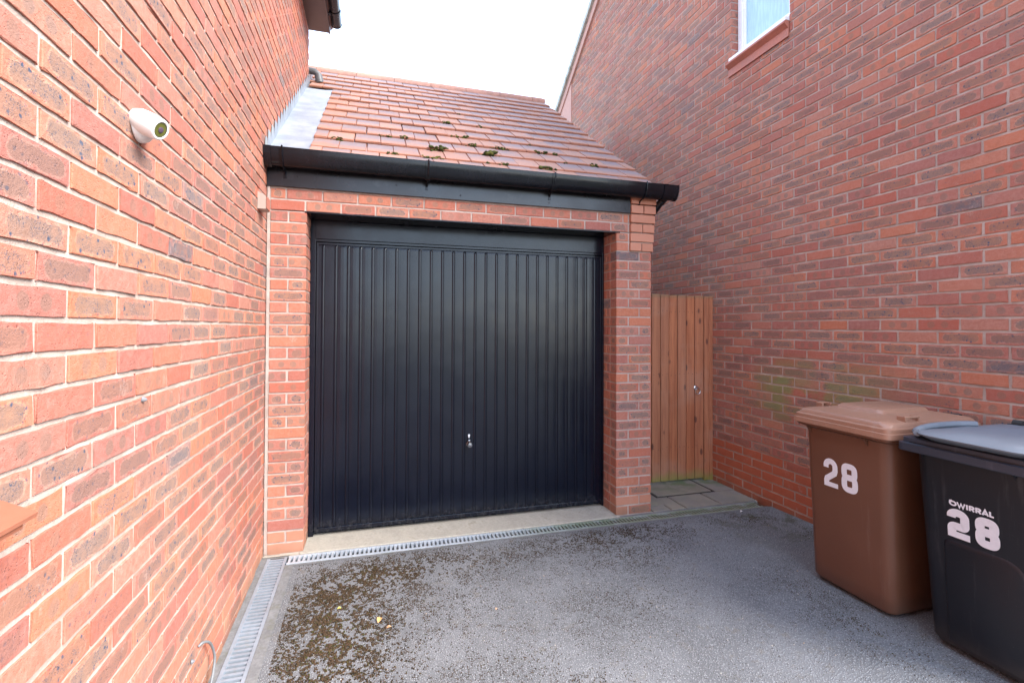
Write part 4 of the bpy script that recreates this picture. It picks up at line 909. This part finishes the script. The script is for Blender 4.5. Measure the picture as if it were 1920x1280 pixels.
# ------------------------------------------------------------------ moss, leaves
def moss_mat(name, c1, c2, c3):
    g = G(name, 0.95); a = g.n('SeparateColor', 0, {0: attr(g, 'brk')}).node; p = g.pos(); n = g.noise(p, 400, 3)
    c = g.mix(g.ss(a.outputs[0], 0.0, 0.6), c1, c2); c = g.mix(g.ss(a.outputs[0], 0.72, 0.85), c, c3); c = g.mix(g.mul(n, 0.5), c, g.mix(a.outputs[1], c1, c3)); g.col(c); g.set(Specular_IOR_Level=0.15); g.nrm(g.bump(n, 0.8, 0.003)); return g.m
bm = bmesh.new(); bmesh.ops.create_icosphere(bm, subdivisions=1, radius=1.0); bm.verts.ensure_lookup_table(); ICO_V = np.array([v.co[:] for v in bm.verts]); ICO_F = np.array([[v.index for v in f.verts] for f in bm.faces]); bm.free()
def clumps(name, pts, sizes, hs, mat, frame=None, tone=None, parent=None):
    N = len(pts); nv = len(ICO_V); pts = np.array(pts); s = np.array(sizes)[:, None, None]
    v = np.repeat(ICO_V[None], N, 0) * (1 + RNG.normal(0, 0.28, (N, nv, 1))); ang = RNG.random(N) * 6.283; ca, sa = np.cos(ang), np.sin(ang)
    v[:, :, 0] *= (1 + 0.5 * RNG.random((N, 1))); x = v[:, :, 0] * ca[:, None] - v[:, :, 1] * sa[:, None]; y = v[:, :, 0] * sa[:, None] + v[:, :, 1] * ca[:, None]; v[:, :, 0] = x; v[:, :, 1] = y
    v *= s; v[:, :, 2] *= np.array(hs)[:, None]
    if frame is not None: v = v @ np.array(frame)
    v += pts[:, None, :]; me = bpy.data.meshes.new(name); V = v.reshape(-1, 3); F = (ICO_F[None] + (np.arange(N) * nv)[:, None, None]).reshape(-1, 3)
    me.vertices.add(len(V)); me.vertices.foreach_set('co', V.astype(np.float32).ravel()); me.loops.add(F.size); me.loops.foreach_set('vertex_index', F.astype(np.int32).ravel()); me.polygons.add(len(F)); me.polygons.foreach_set('loop_start', np.arange(0, F.size, 3, dtype=np.int32)); me.polygons.foreach_set('loop_total', np.full(len(F), 3, np.int32))
    col = np.repeat(np.concatenate([np.array(tone)[:, None] if tone is not None else RNG.random((N, 1)), RNG.random((N, 3))], 1), nv, 0); at = me.attributes.new('brk', 'FLOAT_COLOR', 'POINT'); at.data.foreach_set('color', col.astype(np.float32).ravel())
    me.materials.append(mat); me.update(); me.validate(); return link(bpy.data.objects.new(name, me), parent)
# (cx, cy, sx, sy, rot, count, size_mm, greenness)
def vnoise(x, y, f, seed):
    a = np.sin(x * f * 1.7 + seed) * np.cos(y * f * 2.1 - seed * 1.3) + 0.6 * np.sin((x + y) * f * 3.3 + seed * 2.1) + 0.5 * np.cos((x - 1.4 * y) * f * 5.9 + seed) + 0.35 * np.sin(x * f * 11 - y * f * 9 + seed * 4); return a
def hashn(x, y):
    T = np.random.default_rng(3).random((64, 64)); xi = np.floor(x).astype(int); yi = np.floor(y).astype(int); fx = x - xi; fy = y - yi; fx = fx * fx * (3 - 2 * fx); fy = fy * fy * (3 - 2 * fy)
    g = lambda a, b: T[a % 64, b % 64]
    return (g(xi, yi) * (1 - fx) + g(xi + 1, yi) * fx) * (1 - fy) + (g(xi, yi + 1) * (1 - fx) + g(xi + 1, yi + 1) * fx) * fy
CL = [(0.50, -0.95, 0.17, 0.26, 0.2, 2600, 6.5, 0.55), (0.45, -0.62, 0.20, 0.22, 0, 1700, 6.0, 0.25), (0.70, -0.42, 0.26, 0.13, 0.3, 1900, 6.0, 0.35), (0.42, -1.25, 0.22, 0.25, 0, 1500, 6.0, 0.4), (0.8, -0.75, 0.32, 0.32, 0, 1500, 4.5, 0.3), (1.2, -0.42, 0.45, 0.15, 0.1, 1500, 4.3, 0.2), (1.0, -1.1, 0.6, 0.50, 0, 2000, 3.4, 0.2), (2.2, -1.0, 0.8, 0.5, 0, 1800, 2.8, 0.2),
      (2.35, -0.32, 0.42, 0.10, 0.05, 1700, 4.5, 0.15), (2.25, -0.62, 0.30, 0.12, 0.1, 600, 4.0, 0.1), (1.75, -0.40, 0.35, 0.14, 0, 500, 3.5, 0.15), (1.95, -1.05, 0.28, 0.20, 0.2, 800, 3.2, 0.2), (1.3, -1.4, 0.40, 0.25, 0, 800, 3.4, 0.35), (1.55, -1.60, 0.10, 0.06, 0, 220, 4.5, 0.5), (3.0, -1.65, 0.12, 0.35, 0.3, 800, 3.4, 0.5), (3.1, -1.2, 0.12, 0.22, 0, 350, 3.2, 0.5), (3.55, -0.32, 0.2, 0.16, 0, 500, 3.6, 0.8), (3.72, -0.75, 0.10, 0.18, 0, 250, 3.6, 0.9), (2.4, -1.5, 0.5, 0.4, 0, 800, 2.4, 0.2), (1.6, -2.3, 0.8, 0.4, 0, 700, 3.4, 0.3), (2.7, -0.45, 0.45, 0.14, 0, 500, 3.4, 0.2)]
pts = []; sz = []; hh = []; tn = []
for ci, (cx, cy, sx, sy, ro, cnt, mm, gr) in enumerate(CL):
    cnt = int(cnt * 3.0); n = int(cnt * 2.3); x = RNG.normal(0, sx, n); y = RNG.normal(0, sy, n); X = cx + x * math.cos(ro) - y * math.sin(ro); Y = cy + x * math.sin(ro) + y * math.cos(ro)
    keep = (hashn(X * 9, Y * 9) * 0.26 + hashn(X * 30 + 5, Y * 30) * 0.30 + hashn(X * 85, Y * 85 + 3) * 0.44 + RNG.normal(0, 0.07, n) > 0.50) & (X > 0.24) & (X < 3.86) & (Y < -0.18)
    X, Y = X[keep][:cnt], Y[keep][:cnt]; rad = np.hypot((X - cx) / sx, (Y - cy) / sy)
    for a, c, r_ in zip(X, Y, rad):
        s = mm * 0.00052 * random.uniform(0.45, 1.25) * (1.15 - 0.2 * min(r_, 2)); pts.append((a, c, gz(a, c) + s * 0.15)); sz.append(s); hh.append(random.uniform(0.7, 1.5)); tn.append(min(1, max(0, random.random() * 0.6 + (0.42 if random.random() < gr * max(0.2, 1 - r_ * 0.5) else 0))))
tag(clumps('moss', pts, sz, hh, moss_mat('dry_moss', (0.018, 0.012, 0.009), (0.100, 0.058, 0.036), (0.058, 0.058, 0.016)), tone=tn), kind='stuff')
# moss tufts on the tiles
pts = []; sz = []
fr = [(1, 0, 0), (0, math.cos(TH), math.sin(TH)), (0, -math.sin(TH), math.cos(TH))]
RM = [(0.42, 0.155, .020), (0.51, 0.02, .010), (0.72, 0.42, .014), (0.78, 0.42, .018), (0.90, 0.42, .02), (1.15, 0.20, .03), (0.80, -0.03, .018), (1.03, -0.03, .018), (1.10, -0.03, .02), (1.35, 0.63, .02), (1.42, 0.63, .022), (1.46, 0.42, .02), (1.62, 0.42, .012), (1.70, 0.42, .02), (1.75, 0.44, .014), (2.02, 0.63, .014), (2.05, 0.42, .022), (2.18, 0.42, .018), (2.22, 0.20, .016), (1.55, 0.18, .034), (1.50, -0.02, .018), (1.62, -0.03, .022), (1.98, -0.03, .026), (2.45, 0.20, .022), (1.65, 1.13, .02), (1.32, 1.13, .022), (1.5, 1.60, .014), (1.2, 1.36, .012), (1.25, 0.90, .012), (2.1, 0.88, .012), (0.9, 0.88, .008), (2.6, 0.63, .008), (1.8, 1.36, .010)]
for (x, s_, r_) in RM:
    r_ *= 1.35
    row = max(0, round((s_ + 0.045) / GA)); s_ = -0.045 + row * GA - 0.004
    for k in range(int(6 + r_ * 500)):
        a = x + random.gauss(0, r_ * 0.8); q_ = s_ - 0.006 + random.gauss(0, r_ * 0.22); p_ = rp(a, q_, 0.000 + random.uniform(0, r_ * 0.7)); pts.append(p_); sz.append(random.uniform(0.3, 0.55) * r_ * 0.85)
tag(clumps('roof_moss', pts, sz, [random.uniform(0.6, 0.9) for _ in pts], moss_mat('green_moss', (0.022, 0.026, 0.010), (0.055, 0.062, 0.016), (0.13, 0.125, 0.03)), frame=fr), kind='stuff')
# grit and tiny pale stones lying on the tarmac
pts = []; sz = []
for _ in range(260):
    x, y = random.uniform(0.25, 3.8), -0.2 - abs(random.gauss(0, 1.0)); pts.append((x, y, gz(x, y) + 0.001)); sz.append(random.uniform(0.0012, 0.0035))
tag(clumps('grit', pts, sz, [0.6] * len(pts), moss_mat('grit_pale', (0.42, 0.38, 0.33), (0.60, 0.56, 0.50), (0.45, 0.30, 0.2))), kind='stuff')
# fallen leaves
def leaf(x, y, ln, rot, colr, label):
    v = []; f = []; n = 6
    for i in range(n + 1):
        t = i / n; w = ln * 0.33 * math.sin(math.pi * min(1, t * 0.92 + 0.04)) ** 0.8; z = 0.003 + ln * 0.16 * math.sin(t * 3.0)
        for s, up in ((-1, 0.35), (0, 0), (1, 0.5)):
            a, c = (t - 0.5) * ln, s * w; v.append((a * math.cos(rot) - c * math.sin(rot), a * math.sin(rot) + c * math.cos(rot), z + abs(s) * w * up))
    for i in range(n):
        for j in range(2): a = i * 3 + j; f.append((a, a + 1, a + 4, a + 3))
    o = mobj('leaf', v, f, plain('leaf_' + str(int(x * 100)), colr, 0.6, var=0.2, nscale=80), smooth=True); o.location = (x, y, gz(x, y)); tag(o, label, 'leaf', 'fallen leaves on the tarmac'); return o
leaf(0.717, -0.862, 0.042, 1.2, (0.62, 0.36, 0.14), 'curled orange dry leaf, the largest on the tarmac')
leaf(0.762, -0.935, 0.026, 0.3, (0.42, 0.24, 0.13), 'small brown leaf scrap just right of the large orange leaf')
leaf(0.510, -0.703, 0.022, 0.1, (0.60, 0.56, 0.12), 'tiny yellow leaf on the brown moss patch')
leaf(1.319, -0.938, 0.018, 0.9, (0.55, 0.35, 0.22), 'small tan leaf scrap alone in the middle of the grey tarmac')
leaf(3.55, -0.20, 0.030, 0.2, (0.70, 0.68, 0.66), 'pale whitish leaf scrap near the right end of the drain')
